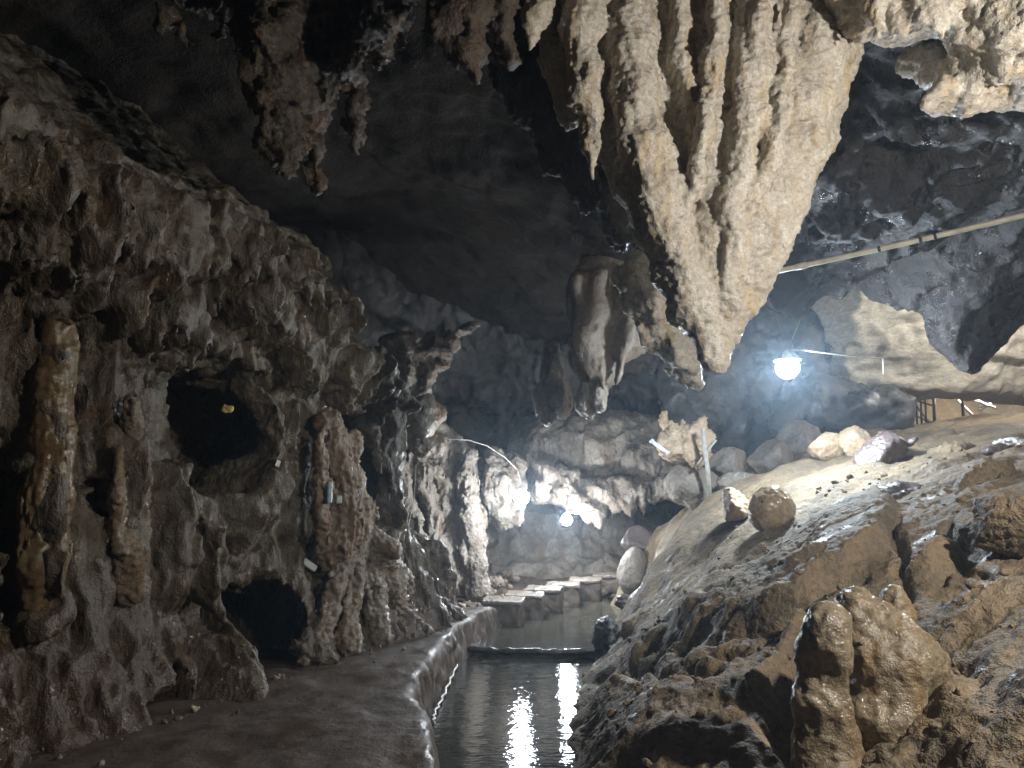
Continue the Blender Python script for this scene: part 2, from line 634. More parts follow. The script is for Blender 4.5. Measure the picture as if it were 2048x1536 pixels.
    def mesh(self, name, mat, vox, n0, n1, warp=.08, wwl=.5, grain=(.05, .25), detail=None, slope=.7, seed=0, extra=None, keep=None, second=None):
        o, t, u, n = self.o, self.t, self.u, self.n
        g_amp, g_wl = grain
        def f(s, z, q):
            dz = warp * noise(s, z, q, wwl, seed + 1)
            ds = warp * noise(s, z, q, wwl, seed + 2)
            v = (q - self.lookup(s + ds, z + dz)) * slope
            v = v + g_amp * noise(s, z, q, g_wl, seed + 3)
            if extra is not None:
                v = extra(v, s, z, q)
            return v
        v, q = field_mesh((self.s0, self.z0, n0), (self.s1, self.z1, n1), vox, f)
        # frame handedness
        W = o + v[:, :1] * t + v[:, 1:2] * u + v[:, 2:] * n
        if np.dot(np.cross(t, u), n) < 0:
            q = q[:, ::-1]
        W = W.astype(np.float32)
        if detail:
            N_ = vnormals(W, q)
            W = W + N_ * detail(W[:, 0], W[:, 1], W[:, 2])[:, None]
        if keep is not None:
            kk = keep(W)
            q = q[kk[q].all(1)]
            used = np.zeros(len(W), bool); used[q.ravel()] = True
            re = np.cumsum(used) - 1
            W = W[used]; q = re[q]
        o_ = obj(name, W, np.ascontiguousarray(q), mat)
        if second is not None:       # second material on part of the same body
            o_.data.materials.append(second[0])
            cen = W[q].mean(1)
            o_.data.polygons.foreach_set('material_index', second[1](cen).astype(np.int32))
        print(name, len(q), 'quads', round(time.time() - T0, 1))
        return o_


# ------------------------------------------------------------------ free-standing rocks from rounded cones and ellipsoids
def round_cone(X, Y, Z, a, b, r1, r2):
    """capsule whose radius runs from r1 at a to r2 at b"""
    ax, ay, az = a; ex, ey, ez = b[0] - ax, b[1] - ay, b[2] - az
    L2 = ex * ex + ey * ey + ez * ez + 1e-9
    t = np.clip(((X - ax) * ex + (Y - ay) * ey + (Z - az) * ez) / L2, 0, 1)
    return np.sqrt((X - ax - ex * t) ** 2 + (Y - ay - ey * t) ** 2 + (Z - az - ez * t) ** 2) - (r1 + (r2 - r1) * t)


def ellipsoid(X, Y, Z, c, r, rot=0.0, tilt=0.0):
    x, y, z = X - c[0], Y - c[1], Z - c[2]
    if tilt:
        ct, st = math.cos(tilt), math.sin(tilt)
        x, z = x * ct + z * st, -x * st + z * ct
    if rot:
        ct, st = math.cos(rot), math.sin(rot)
        x, y = x * ct + y * st, -x * st + y * ct
    k0 = np.sqrt((x / r[0]) ** 2 + (y / r[1]) ** 2 + (z / r[2]) ** 2)
    k1 = np.sqrt((x / r[0] ** 2) ** 2 + (y / r[1] ** 2) ** 2 + (z / r[2] ** 2) ** 2)
    return k0 * (k0 - 1) / np.maximum(k1, 1e-6)


def round_box(X, Y, Z, c, e, rotz, rad):
    x, y, z = X - c[0], Y - c[1], Z - c[2]
    ct, st = math.cos(rotz), math.sin(rotz)
    x, y = x * ct + y * st, -x * st + y * ct
    qx, qy, qz = np.abs(x) - e[0] + rad, np.abs(y) - e[1] + rad, np.abs(z) - e[2] + rad
    return np.sqrt(np.maximum(qx, 0) ** 2 + np.maximum(qy, 0) ** 2 + np.maximum(qz, 0) ** 2) + np.minimum(np.maximum(qx, np.maximum(qy, qz)), 0) - rad


def rock(name, prims, k, vox, mat, noises=(), detail=None, warp=(0, 1), pad=.15, parent=None, origin=None, cut=None, seed=0, facet=0.0):
    """prims: ('c', a, b, r1, r2) rounded cones, ('e', centre, radii, rot, tilt) ellipsoids, smoothly joined"""
    lo = np.full(3, 1e9); hi = -lo
    for p in prims:
        if p[0] == 'c':
            for c_, r_ in ((p[1], p[3]), (p[2], p[4])):
                lo = np.minimum(lo, np.array(c_) - r_); hi = np.maximum(hi, np.array(c_) + r_)
        elif p[0] == 'b':
            lo = np.minimum(lo, np.array(p[1]) - max(p[2]) * 1.3); hi = np.maximum(hi, np.array(p[1]) + max(p[2]) * 1.3)
        else:
            r_ = max(p[2]) if len(p) > 3 and (p[3:] != (0, 0)) else np.array(p[2])
            lo = np.minimum(lo, np.array(p[1]) - r_); hi = np.maximum(hi, np.array(p[1]) + r_)
    lo -= pad; hi += pad
    boxes = []
    for p in prims:
        if p[0] == 'c':
            boxes.append((np.minimum(np.array(p[1]) - p[3], np.array(p[2]) - p[4]), np.maximum(np.array(p[1]) + p[3], np.array(p[2]) + p[4])))
        else:
            boxes.append((np.array(p[1]) - 1.3 * max(p[2]), np.array(p[1]) + 1.3 * max(p[2])))
    def f(X, Y, Z):
        if warp[0]:
            w1 = warp[0] * noise(X, Y, Z, warp[1], seed + 4)
            w2 = warp[0] * noise(X, Y, Z, warp[1], seed + 5)
            X2, Y2, Z2 = X + w1, Y + w2, Z + .6 * w1
        else:
            X2, Y2, Z2 = X, Y, Z
        d = None
        b0 = np.array((X.min(), Y.min(), Z.min())); b1 = np.array((X.max(), Y.max(), Z.max()))
        for p, (l_, h_) in zip(prims, boxes):
            if np.maximum(np.maximum(l_ - b1, b0 - h_), 0).max() > .3 + k + warp[0]:
                continue
            if p[0] == 'c':
                q = round_cone(X2, Y2, Z2, *p[1:5])
            elif p[0] == 'b':
                q = round_box(X2, Y2, Z2, *p[1:])
            else:
                q = ellipsoid(X2, Y2, Z2, *p[1:])
            d = q if d is None else smin(d, q, k)
        if d is None:
            return np.full(X.shape, .3, np.float32)
        for (amp, wl, kind) in noises:
            if kind == 'n':
                d = d + amp * noise(X, Y, Z, wl, seed)
            elif kind == 'r':
                d = d - amp * ridge(X, Y, Z, wl, seed + 1)
            elif kind == 'c':
                d = d + amp * (cells(X, Y, Z, wl, seed) - .5)
        if cut is not None:
            d = cut(d, X, Y, Z)
        return d
    v, q = field_mesh(lo, hi, vox, f)
    if detail is not None and len(v):
        v = v + vnormals(v, q) * detail(v[:, 0], v[:, 1], v[:, 2])[:, None]
    o = obj(name, v, q, mat, parent, origin if origin is not None else ((lo[0] + hi[0]) / 2, (lo[1] + hi[1]) / 2, lo[2] + pad))
    print(name, len(q), 'quads', round(time.time() - T0, 1))
    return o


def chain(pts, k_r=1.0):
    """('c') prims through a list of (px, py, d, radius in px)"""
    out = []
    for (a, b) in zip(pts[:-1], pts[1:]):
        out.append(('c', P(*a[:3]), P(*b[:3]), S(a[3], a[2]) * k_r, S(b[3], b[2]) * k_r))
    return out


def tube(name, pts, r, mat, parent=None, origin=None, n=8, closed_ends=True, radii=None):
    """round tube through world points"""
    pts = [np.array(p, float) for p in pts]
    V, Fc = [], []
    for i, p in enumerate(pts):
        a = pts[max(0, i - 1)]; b = pts[min(len(pts) - 1, i + 1)]
        d = (b - a) / np.linalg.norm(b - a)
        up = np.array((0, 0, 1.0)) if abs(d[2]) < .9 else np.array((1.0, 0, 0))
        x = np.cross(d, up); x /= np.linalg.norm(x)
        y = np.cross(x, d)
        rr = radii[i] if radii else r
        for k in range(n):
            an = 2 * math.pi * k / n
            V.append(p + rr * (math.cos(an) * x + math.sin(an) * y))
    m = len(pts)
    for i in range(m - 1):
        for k in range(n):
            Fc.append((i * n + k, i * n + (k + 1) % n, (i + 1) * n + (k + 1) % n, (i + 1) * n + k))
    if closed_ends:
        Fc.append(tuple(range(n))[::-1]); Fc.append(tuple(range((m - 1) * n, m * n)))
    return obj(name, V, Fc, mat, parent, origin if origin is not None else pts[0])


def box(name, lo, hi, mat, parent=None, bevel=.0, origin=None, rotz=0.0, wob=0.0, seed=0):
    """box with chamfered edges, turned about its own vertical axis"""
    lo = np.array(lo, float); hi = np.array(hi, float)
    c = (lo + hi) / 2; e = (hi - lo) / 2
    b = min(bevel, *(e * .9)) if bevel else 0
    V = []; Fc = []
    if b == 0:
        V = [np.array((sx * e[0], sy * e[1], sz * e[2])) for sx in (-1, 1) for sy in (-1, 1) for sz in (-1, 1)]
        Fc = [(0, 1, 3, 2), (4, 6, 7, 5), (0, 4, 5, 1), (2, 3, 7, 6), (0, 2, 6, 4), (1, 5, 7, 3)]
    else:
        import bmesh
        bm = bmesh.new()
        bmesh.ops.create_cube(bm, size=2)
        for v in bm.verts:
            v.co = Vector((v.co.x * e[0], v.co.y * e[1], v.co.z * e[2]))
        bmesh.ops.bevel(bm, geom=bm.edges[:] , offset=b, segments=2, affect='EDGES', profile=.5)
        bm.verts.index_update()
        V = [np.array(v.co) for v in bm.verts]
        Fc = [tuple(v.index for v in f.verts) for f in bm.faces]
        bm.free()
    V = np.array(V)
    if wob:
        V += wob * np.stack([noise(V[:, 0] + seed, V[:, 1], V[:, 2], .4, 0), noise(V[:, 0] + seed, V[:, 1], V[:, 2], .4, 1), noise(V[:, 0] + seed, V[:, 1], V[:, 2], .4, 2)], 1)
    cs, sn = math.cos(rotz), math.sin(rotz)
    V = np.stack([V[:, 0] * cs - V[:, 1] * sn, V[:, 0] * sn + V[:, 1] * cs, V[:, 2]], 1) + c
    return obj(name, V, Fc, mat, parent, origin if origin is not None else (c[0], c[1], lo[2]), smooth=False)
# ================================================================== the big wall on the near side of the path
_t = np.array((2.2, 4.8, 0)); _t /= np.linalg.norm(_t)
LW = Relief((-3.2, 4.8, 0), _t, (0, 0, 1), (_t[1], -_t[0], 0), -1.4, 6.2, -.15, 5.6, .02)
s, z = LW.Sg, LW.Zg
zero = 0 * s
top = LW.line([(-300, 20), (0, 150), (120, 215), (260, 300), (400, 385), (520, 440), (600, 490), (650, 590), (700, 680), (770, 720), (830, 800), (860, 880)], .1)
top = top + .07 * noise(s, zero, zero, .5, 3) + .03 * noise(s, zero, zero, .17, 4)
# body: foot spreads towards the path, the upper part leans back into the dark above the ledge
h = LW.h
h += .34 * np.clip(1 - z / .75, 0, 1) ** 1.6
over = np.clip(z - top, 0, 9)
h -= np.where(over > 0, .10 * sstep(0, .06, over) + over * 1.15, 0)
h += .16 * np.exp(-((z - top + .35) / .4) ** 2) * (over <= 0)
# large swellings and vertical flow
h += .12 * noise(s, z, zero, (1.3, 1.9, 1.9), 1)
flow = (1 - sstep(-.25, .1, z - top))
h += flow * (.105 * noise(s + .06 * noise(s, z, zero, .6, 8), z, zero, (.42, 2.4, 1), 6) + .07 * ridge(s + .05 * noise(s, z, zero, .5, 9), z, zero, (.25, 1.9, 1), 7))
h += flow * (.03 * ridge(s + .03 * noise(s, z, zero, .4, 2), z, zero, (.11, .7, 1), 5) + .03 * noise(s, z, zero, (.14, .3, 1), 3))
up = sstep(1.5, 2.2, z) * flow
h += up * (-.12 * np.clip(cells(s, z, zero, (.30, .42, 1), 2) - .42, 0, 1) * 1.3)          # knobbly upper face
h += up * .03 * noise(s, z, zero, (.16, .3, 1), 2)
# fringes of stone teeth
l1 = LW.line([(-200, 560), (0, 560), (90, 560), (150, 610), (230, 640), (300, 690), (360, 640), (450, 640), (560, 720), (700, 740)])
LW.fringe(l1, .24, .20, .42, 2, (-2, 2.6), .35, .6, .26)
l2 = LW.line([(-200, 430), (60, 440), (140, 520), (240, 540), (330, 560), (440, 600), (560, 600), (640, 620), (720, 700)])
LW.fringe(l2, .18, .13, .30, 5, (-2, 3.6), .28, .6, .15)
l3 = LW.line([(300, 740), (420, 730), (520, 740), (600, 770), (700, 800), (830, 840)])
LW.fringe(l3, .15, .12, .26, 8, (1.2, 4.9), .4, .7, .16)
l4 = LW.line([(380, 470), (500, 520), (600, 540), (700, 660), (800, 760)])
LW.fringe(l4, .10, .07, .2, 12, (1.6, 4.8), .2, .7, .10)
# shallow overhang line running along the ledge, like an old high-water mark
d_, t_ = LW.path([(-100, 230), (90, 270), (180, 300), (320, 375), (400, 400), (470, 440)], .2)
h -= .12 * np.exp(-(d_ / .035) ** 2)
# dark vertical clefts
for pts, w_, dp in (
    ([(20, 430), (50, 470), (60, 560), (40, 620), (10, 560)], .05, .7),
    ([(85, 560), (110, 640), (150, 660), (120, 720), (90, 660)], .05, .5),
    ([(190, 620), (225, 560), (235, 640), (215, 720), (195, 700)], .05, .45),
    ([(270, 590), (310, 600), (300, 650), (280, 660)], .05, .4),
    ([(10, 1270), (20, 1130), (35, 980), (50, 870), (62, 940), (60, 1080), (75, 1180), (50, 1260)], .06, .6),
    ([(150, 780), (175, 700), (190, 800), (185, 900), (165, 880)], .05, .35),
    ([(382, 1190), (384, 1060), (392, 1040), (398, 1100), (396, 1190)], .05, .5),
    ([(200, 960), (215, 940), (225, 1010), (215, 1050)], .04, .25),
    ([(700, 830), (745, 815), (765, 900), (790, 1010), (800, 1060), (770, 1060), (735, 960)], .08, .8),
):
    LW.hole(pts, dp, w_, .05)
# ribs: wet columns and drapery
LW.rib([(112, 640), (105, 760), (95, 900), (80, 1080), (78, 1240)], .17, .14, .20, .05, 1.3)
LW.rib([(140, 640), (128, 800), (120, 1000), (95, 1180)], .05, .05, .10, .2)
LW.rib([(262, 830), (268, 950), (255, 1050), (262, 1170)], .10, .13, .15, .05, 1.2, (.15, .1))
LW.rib([(238, 870), (232, 960), (225, 1050)], .06, .06, .08, .1)
LW.rib([(330, 960), (345, 1040), (362, 1120), (352, 1240)], .14, .14, .12, .05, 1.3, (.1, .1))
LW.rib([(410, 1030), (420, 1100), (415, 1180), (440, 1240)], .16, .12, .16, .05, 1.4, (.05, .1))
LW.rib([(545, 770), (550, 900), (520, 1000), (480, 1080)], .16, .20, .14, .05, 1.4, (.1, .2))
LW.rib([(600, 790), (605, 900), (600, 1000), (580, 1100)], .07, .10, .10, .05, 1.2, (.1, .2))
LW.rib([(470, 1270), (480, 1310), (460, 1360), (430, 1390)], .13, .16, .20, .25, 1.4)
# pale brown pillar beside the dark cleft
LW.rib([(655, 870), (672, 960), (690, 1050), (668, 1100)], .20, .28, .24, .1, 1.4, (.08, .05))
LW.rib([(640, 880), (645, 960), (650, 1060)], .05, .06, .10, .25)
# flowstone foot that runs out over the path like roots
# boulder knobs along the upper edge on the path side
LW.bump(665, 600, 30, 45, .30, .1, 1.8)
LW.bump(660, 670, 34, 34, .25, .1, 1.8)
LW.bump(720, 720, 44, 34, .32, .1, 1.8)
LW.bump(625, 650, 18, 28, .18, .1, 1.8)
LW.bump(430, 415, 40, 40, .16, .2, 1.6)
LW.bump(330, 350, 60, 50, .14, .2, 1.6)
LW.bump(250, 330, 60, 40, .12, .2, 1.6)
# the wall ends and turns away beyond the pillar
h -= 1.6 * sstep(4.55, 5.6, s) * sstep(.75, 1.5, z)
h -= 1.0 * sstep(5.5, 6.0, s)
# alcove with a pale back wall, the black mouth beside it, and the low caves at the foot: cut last, right through the relief
LW.hole([(318, 800), (345, 765), (420, 735), (470, 722), (512, 745), (522, 830), (530, 890), (505, 925), (470, 985), (415, 1000), (385, 975), (370, 930), (345, 960), (325, 890)], .55, .06, -.04, .03, True)
LW.hole([(425, 760), (470, 722), (512, 745), (522, 830), (528, 890), (500, 925), (468, 985), (440, 980), (452, 900), (425, 850)], 1.6, .06, -.04, .03, True)
LW.hole([(497, 1350), (502, 1290), (520, 1200), (545, 1160), (562, 1150), (590, 1175), (598, 1210), (582, 1290), (594, 1340), (580, 1390), (500, 1410)], 1.5, .06, .14, .03, True)
LW.hole([(438, 1262), (434, 1215), (448, 1190), (468, 1212), (482, 1262), (466, 1278)], .5, .05, .25, .02, True)
LW.hole([(270, 1480), (320, 1400), (390, 1330), (402, 1400), (380, 1450)], .25, .08, .32, .04, True)
LW.hole([(10, 1270), (20, 1130), (35, 980), (50, 870), (62, 940), (60, 1080), (75, 1180), (50, 1260)], .45, .05, .1, .02, True)
LW.hole([(700, 835), (742, 818), (762, 900), (785, 1010), (800, 1055), (775, 1062), (738, 970)], .9, .06, .1, .03, True)
LW.hole([(85, 575), (112, 640), (150, 665), (125, 725), (92, 665)], .4, .05, .1, .03, True)
LW.hole([(30, 440), (62, 470), (70, 560), (50, 610), (25, 560)], .5, .05, .1, .03, True)
LW.hole([(195, 640), (222, 600), (236, 650), (222, 740), (198, 720)], .35, .05, .1, .03, True)
for (px, py, rx, ry) in ((285, 625, 16, 30), (335, 590, 9, 20), (160, 560, 10, 22), (370, 690, 9, 26), (455, 690, 10, 16), (520, 620, 14, 14), (560, 560, 12, 10), (480, 560, 10, 14), (600, 640, 8, 16), (430, 520, 9, 9), (640, 780, 14, 12), (575, 720, 9, 12),
                        (300, 1010, 7, 18), (215, 1000, 8, 26), (480, 1085, 7, 20), (530, 1060, 6, 18), (690, 800, 14, 12), (770, 800, 16, 12), (600, 700, 10, 10), (250, 470, 8, 6), (380, 480, 10, 7), (540, 490, 12, 8), (160, 450, 8, 12)):
    pts = [(px + rx * math.cos(a), py + ry * math.sin(a)) for a in np.linspace(0, 2 * math.pi, 9)[:-1]]
    LW.hole(pts, .22, .04, .1, .03)
# wide hollows behind the narrow mouths
CAV = []
for (px, py, n0, n1, rs, rz, rn) in ((550, 1275, .14, -.80, .52, .62, .98), (480, 855, -.04, -1.05, .50, .46, .92), (455, 1235, .25, -.2, .28, .22, .34), (745, 940, .1, -.7, .5, .8, .6)):
    a_, b_ = LW.at(px, py, n0)
    CAV.append((a_ + .30, b_, n1, rs, rz, rn))
def carve(v, s, z, q):
    for (cs, cz, cn, rs, rz, rn) in CAV:
        k0 = np.sqrt(((s - cs) / rs) ** 2 + ((z - cz) / rz) ** 2 + ((q - cn) / rn) ** 2)
        v = np.maximum(v, -(k0 - 1) * min(rs, rz, rn))
    return v


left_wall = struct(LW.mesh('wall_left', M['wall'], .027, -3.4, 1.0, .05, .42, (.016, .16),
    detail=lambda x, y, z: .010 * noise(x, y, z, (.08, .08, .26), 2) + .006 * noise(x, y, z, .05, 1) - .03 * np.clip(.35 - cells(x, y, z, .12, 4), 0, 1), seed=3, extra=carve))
# ================================================================== right bank: a tilted slope of layered rock
SL_PTS = [  # (px, py, distance) on the slope surface
    (1165, 1536, 5.35), (1185, 1340, 8.4), (1210, 1290, 9.4), (1262, 1213, 12.0), (1290, 1150, 15.5),
    (1330, 1536, 4.1), (1480, 1536, 4.0), (1760, 1536, 3.55), (2048, 1536, 2.95), (2300, 1536, 2.35),
    (1220, 1400, 6.6), (1330, 1330, 6.2), (1480, 1300, 5.0), (1600, 1350, 4.7), (1900, 1350, 3.95), (2048, 1300, 3.65), (2300, 1300, 2.9),
    (1275, 1240, 8.8), (1380, 1200, 7.2), (1560, 1180, 5.8), (1750, 1130, 5.3), (1900, 1150, 4.9), (2048, 1100, 4.6), (2300, 1050, 4.0),
    (1292, 1185, 10.5), (1330, 1110, 9.3), (1450, 1090, 8.2), (1560, 1050, 7.6), (1700, 1010, 7.2), (1850, 980, 6.6), (2048, 930, 6.4), (2300, 900, 6.0),
    (1370, 1040, 10.5), (1500, 990, 9.6), (1620, 940, 9.6), (1780, 900, 9.4), (1930, 880, 9.2), (2100, 860, 9.2), (2400, 850, 9),
    (1290, 1090, 12.5), (1400, 1000, 12.2), (1560, 950, 12), (1700, 885, 12), (1850, 858, 12.5), (2048, 832, 12.8), (2300, 830, 13),
    (1270, 1090, 15), (1450, 960, 15), (1700, 880, 15.5), (1850, 852, 14.5), (1268, 1176, 14.0), (2048, 830, 15.0), (1850, 850, 16.5), (2048, 830, 17.0), (2300, 830, 16.0),
]
_q = np.array([P(*a) for a in SL_PTS])
def tps(x, y):
    """thin plate surface through the slope points"""
    X = _q[:, :2]; n = len(X)
    r2 = ((X[:, None] - X[None]) ** 2).sum(-1)
    K = np.where(r2 > 0, .5 * r2 * np.log(r2 + 1e-12), 0) + np.eye(n) * .02
    A = np.zeros((n + 3, n + 3)); A[:n, :n] = K; A[:n, n] = 1; A[:n, n + 1:] = X; A[n, :n] = 1; A[n + 1:, :n] = X.T
    w_ = np.linalg.solve(A, np.concatenate([_q[:, 2], np.zeros(3)]))
    out = w_[n] + w_[n + 1] * x + w_[n + 2] * y
    for i in range(n):
        r = (x - X[i, 0]) ** 2 + (y - X[i, 1]) ** 2
        out = out + w_[i] * .5 * r * np.log(r + 1e-12)
    return out


def slope_height(x, y, fine=True):
    z = tps(x, y)
    z = np.clip(z, -1.5, 4)
    # tilted beds: they strike across and up the slope
    a = y * .90 - x * .44
    b = x * .90 + y * .44
    o_ = 0 * x
    wob = .12 * noise(x, y, o_, 1.3, 4) + .05 * noise(x, y, o_, .5, 6)
    z = z + .06 * noise(x, y, o_, 1.5, 2) + .045 * noise(a + wob, b * .3, o_, .45, 3)
    st = ((a + wob) * 1.7 + .4 * noise(x, y, o_, 1.0, 8)) % 1
    saw = np.where(st > .15, (1 - st) / .85, st / .15)
    z = z + .05 * (saw - .5) * sstep(-.1, .6, noise(x, y, o_, 1.1, 5))
    st = ((a + wob * .8) * 4.7 + .5 * noise(x, y, o_, .6, 7)) % 1
    saw = np.where(st > .2, (1 - st) / .8, st / .2)
    z = z + .016 * (saw - .5) * sstep(-.1, .5, noise(x, y, o_, .7, 1))
    z = z + .009 * ridge(a + wob * .5, b * .3, o_, .14, 7) + .010 * noise(x, y, o_, .2, 2)
    return z


class SlopeRelief(Relief):
    """height map over the ground plan; pixels are dropped onto the bank itself"""
    def _hit(self, px, py, n0):
        a = np.array((0, 0, CAM_Z)); b = P(px, py, 1.0) - a
        ds = np.linspace(2.2, 13, 220)
        pts = a + b[None] * ds[:, None]
        g = pts[:, 2] - n0 - tps(pts[:, 0], pts[:, 1])
        k = np.argmax(g < 0)
        k = max(k, 1)
        f = g[k - 1] / (g[k - 1] - g[k] + 1e-9)
        return pts[k - 1] + (pts[k] - pts[k - 1]) * f
    def at(self, px, py, n0=0.0):
        p = self._hit(px, py, n0)
        return p[0], p[1]
    def dist(self, px, py, n0=0.0):
        return self._hit(px, py, n0)[1]


def paint_bank(B):
    # smooth lower flank beside the water
    k = 1 - sstep(-.25, .05, B.poly([(1150, 1580), (1175, 1440), (1195, 1370), (1260, 1352), (1420, 1358), (1520, 1320), (1600, 1280), (1610, 1330), (1590, 1400), (1560, 1580)]))
    base = tps(B.Sg, B.Zg)
    B.h[:] = B.h * (1 - .9 * k) + (base + .10 + .05 * noise(B.Sg, B.Zg, 0 * B.Sg, 1.2, 2) + .012 * noise(B.Sg, B.Zg, 0 * B.Sg, .2, 3)) * .9 * k
    # sandy smooth part of the slope
    k = 1 - sstep(-.3, .2, B.poly([(1240, 1230), (1300, 1110), (1400, 1040), (1520, 960), (1640, 930), (1680, 1000), (1560, 1080), (1460, 1170), (1380, 1230)]))
    B.h[:] = B.h * (1 - .6 * k) + (base + .04 * noise(B.Sg, B.Zg, 0 * B.Sg, .9, 2) + .03 * noise(B.Sg, B.Zg, 0 * B.Sg, .22, 3) + .022 * noise(B.Sg, B.Zg, 0 * B.Sg, .1, 1)) * .6 * k
    # the tilted slab with its dark undercut
    d = B.poly([(1330, 1240), (1400, 1205), (1460, 1180), (1560, 1110), (1640, 1050), (1690, 1005), (1755, 985), (1800, 1010), (1795, 1070), (1740, 1110), (1690, 1150), (1620, 1190), (1590, 1235), (1500, 1240), (1430, 1265), (1380, 1285)])
    d = d + .03 * noise(B.Sg, B.Zg, 0 * B.Sg, .3, 4)
    B.h += .13 * (1 - sstep(-.10, .02, d))
    B.groove([(1330, 1310), (1390, 1296), (1440, 1275), (1500, 1252), (1590, 1246), (1625, 1200), (1690, 1160), (1760, 1128)], .05, .26, 0, .02)
    B.groove([(1470, 1262), (1530, 1254), (1600, 1248)], .08, .25, 0, .02)
    B.groove([(1185, 1352), (1250, 1342), (1330, 1342), (1360, 1350), (1410, 1364), (1440, 1350)], .045, .22, 0, .02)
    B.groove([(1230, 1318), (1330, 1300), (1440, 1244), (1520, 1200)], .03, .10, 0, .03)
    B.groove([(1280, 1340), (1400, 1322), (1500, 1296), (1600, 1252)], .03, .12, 0, .03)
    B.groove([(1400, 1160), (1500, 1120), (1590, 1060)], .025, .08, 0, .03)
    B.groove([(1640, 1100), (1720, 1060), (1790, 1030)], .025, .08, 0, .03)
    B.groove([(1790, 1040), (1812, 1100), (1800, 1170), (1830, 1210)], .04, .22, 0, .03)
    B.groove([(1850, 1170), (1920, 1130), (2000, 1150), (2060, 1135)], .03, .12, 0, .03)
    B.groove([(1880, 1040), (1930, 1080), (1940, 1140)], .05, .22, 0, .03)
    B.groove([(1870, 1290), (1930, 1330), (1990, 1380)], .03, .06, 0, .04)
    B.hole([(1368, 1196), (1420, 1180), (1480, 1176), (1470, 1205), (1400, 1214)], .12, .06, 0, .02)
    B.hole([(1505, 1420), (1540, 1375), (1590, 1345), (1640, 1360), (1640, 1470), (1600, 1510), (1550, 1490)], .22, .10, 0, .03)
    B.hole([(1972, 1062), (1992, 1058), (1998, 1082), (1980, 1088)], .15, .03, 0, .01)
    B.rib([(1508, 1415), (1545, 1350), (1602, 1265)], .06, .05, .08)
    for (px, py, rx, ry, hg) in ((1840, 1120, 60, 50, .14), (1960, 1210, 90, 60, .12), (2000, 1440, 120, 90, .10), (1600, 1150, 50, 26, .08), (1300, 1290, 60, 26, .06), (1880, 1420, 60, 60, .06)):
        B.bump(px, py, rx, ry, hg, 0, 1.4)


def slope_piece(name, x0, x1, y0, y1, vox, z0, z1, mask=None):
    RS = SlopeRelief((0, 0, 0), (1, 0, 0), (0, 1, 0), (0, 0, 1), x0, x1, y0, y1, .016 if vox < .03 else .03)
    RS.h[:] = slope_height(RS.Sg, RS.Zg)
    paint_bank(RS)
    return RS.mesh(name, M['slope'], vox, z0, z1, .04, .45, (.008, .16), slope=.7, seed=5,
        detail=lambda x, y, z: .006 * noise(x, y, z, .10, 2) + .004 * noise(x, y, z, .045, 1) + .004 * ridge(x, y, z, (.2, .2, .05), 3),
        keep=mask)


def _xr(y):          # where the two pieces meet
    return y
near_slope = struct(slope_piece('ground_near_bank', .2, 4.6, 1.4, 6.6, .018, -.75, 2.6, lambda W: W[:, 1] < 6.52))
far_slope = struct(slope_piece('ground_far_bank', .3, 10.5, 6.5, 17.4, .036, -.75, 3.6))
# ================================================================== path, stream and weir
def ground_pt(px, py, z=0.0):
    """where the ray of a pixel meets the level z"""
    a = P(px, py, 5.0) - np.array((0, 0, CAM_Z))
    return np.array((0, 0, CAM_Z)) + a * ((z - CAM_Z) / a[2])


EDGE = [(886, 1536), (873, 1440), (842, 1372), (850, 1340), (900, 1275), (928, 1247), (972, 1222), (998, 1208)]
edge_w = [(.02, 2.0), (-.15, 3.2)] + [tuple(ground_pt(*e)[:2]) for e in EDGE] + [(.15, 11.6), (.9, 12.9), (1.9, 14.3), (2.4, 15.6), (2.6, 19)]
edge_w = np.array(edge_w)
FL = Relief((0, 0, 0), (1, 0, 0), (0, 1, 0), (0, 0, 1), -5.5, 3.2, 1.0, 17.0, .03)
x_, y_ = FL.Sg, FL.Zg
ex = np.interp(y_, edge_w[:, 1], edge_w[:, 0]) + .03 * noise(x_ * 0, y_, 0 * y_, .6, 2) + .015 * noise(x_ * 0, y_, 0 * y_, .22, 4)
drop = sstep(-.05, .07, x_ - ex)
far_mud = sstep(10.4, 11.4, y_)
FL.h[:] = .020 * noise(x_, y_, 0 * x_, 1.1, 1) + .008 * noise(x_, y_, 0 * x_, .4, 2) + .003 * noise(x_, y_, 0 * x_, .15, 3) - far_mud * .22 + far_mud * .06 * noise(x_, y_, 0 * x_, .8, 3)
FL.h -= 1.0 * drop
M['path'] = rock_mat('worn_wet_concrete', [(.080, .057, .042), (.060, .043, .031), (.105, .078, .058)], 1.2, (.36, .65), .4, wet=.4, fine=1.6, speck=(.03, .022, .018))
path = struct(FL.mesh('path', M['path'], .042, -.8, .15, .02, .5, (.006, .3), slope=.6, seed=1,
    detail=lambda x, y, z: .006 * noise(x, y, z, .12, 2) + sstep(-.02, -.1, z) * (.02 * noise(x, y, z, .15, 1) + .02 * ridge(x, y, z, (.25, .25, .5), 0))))

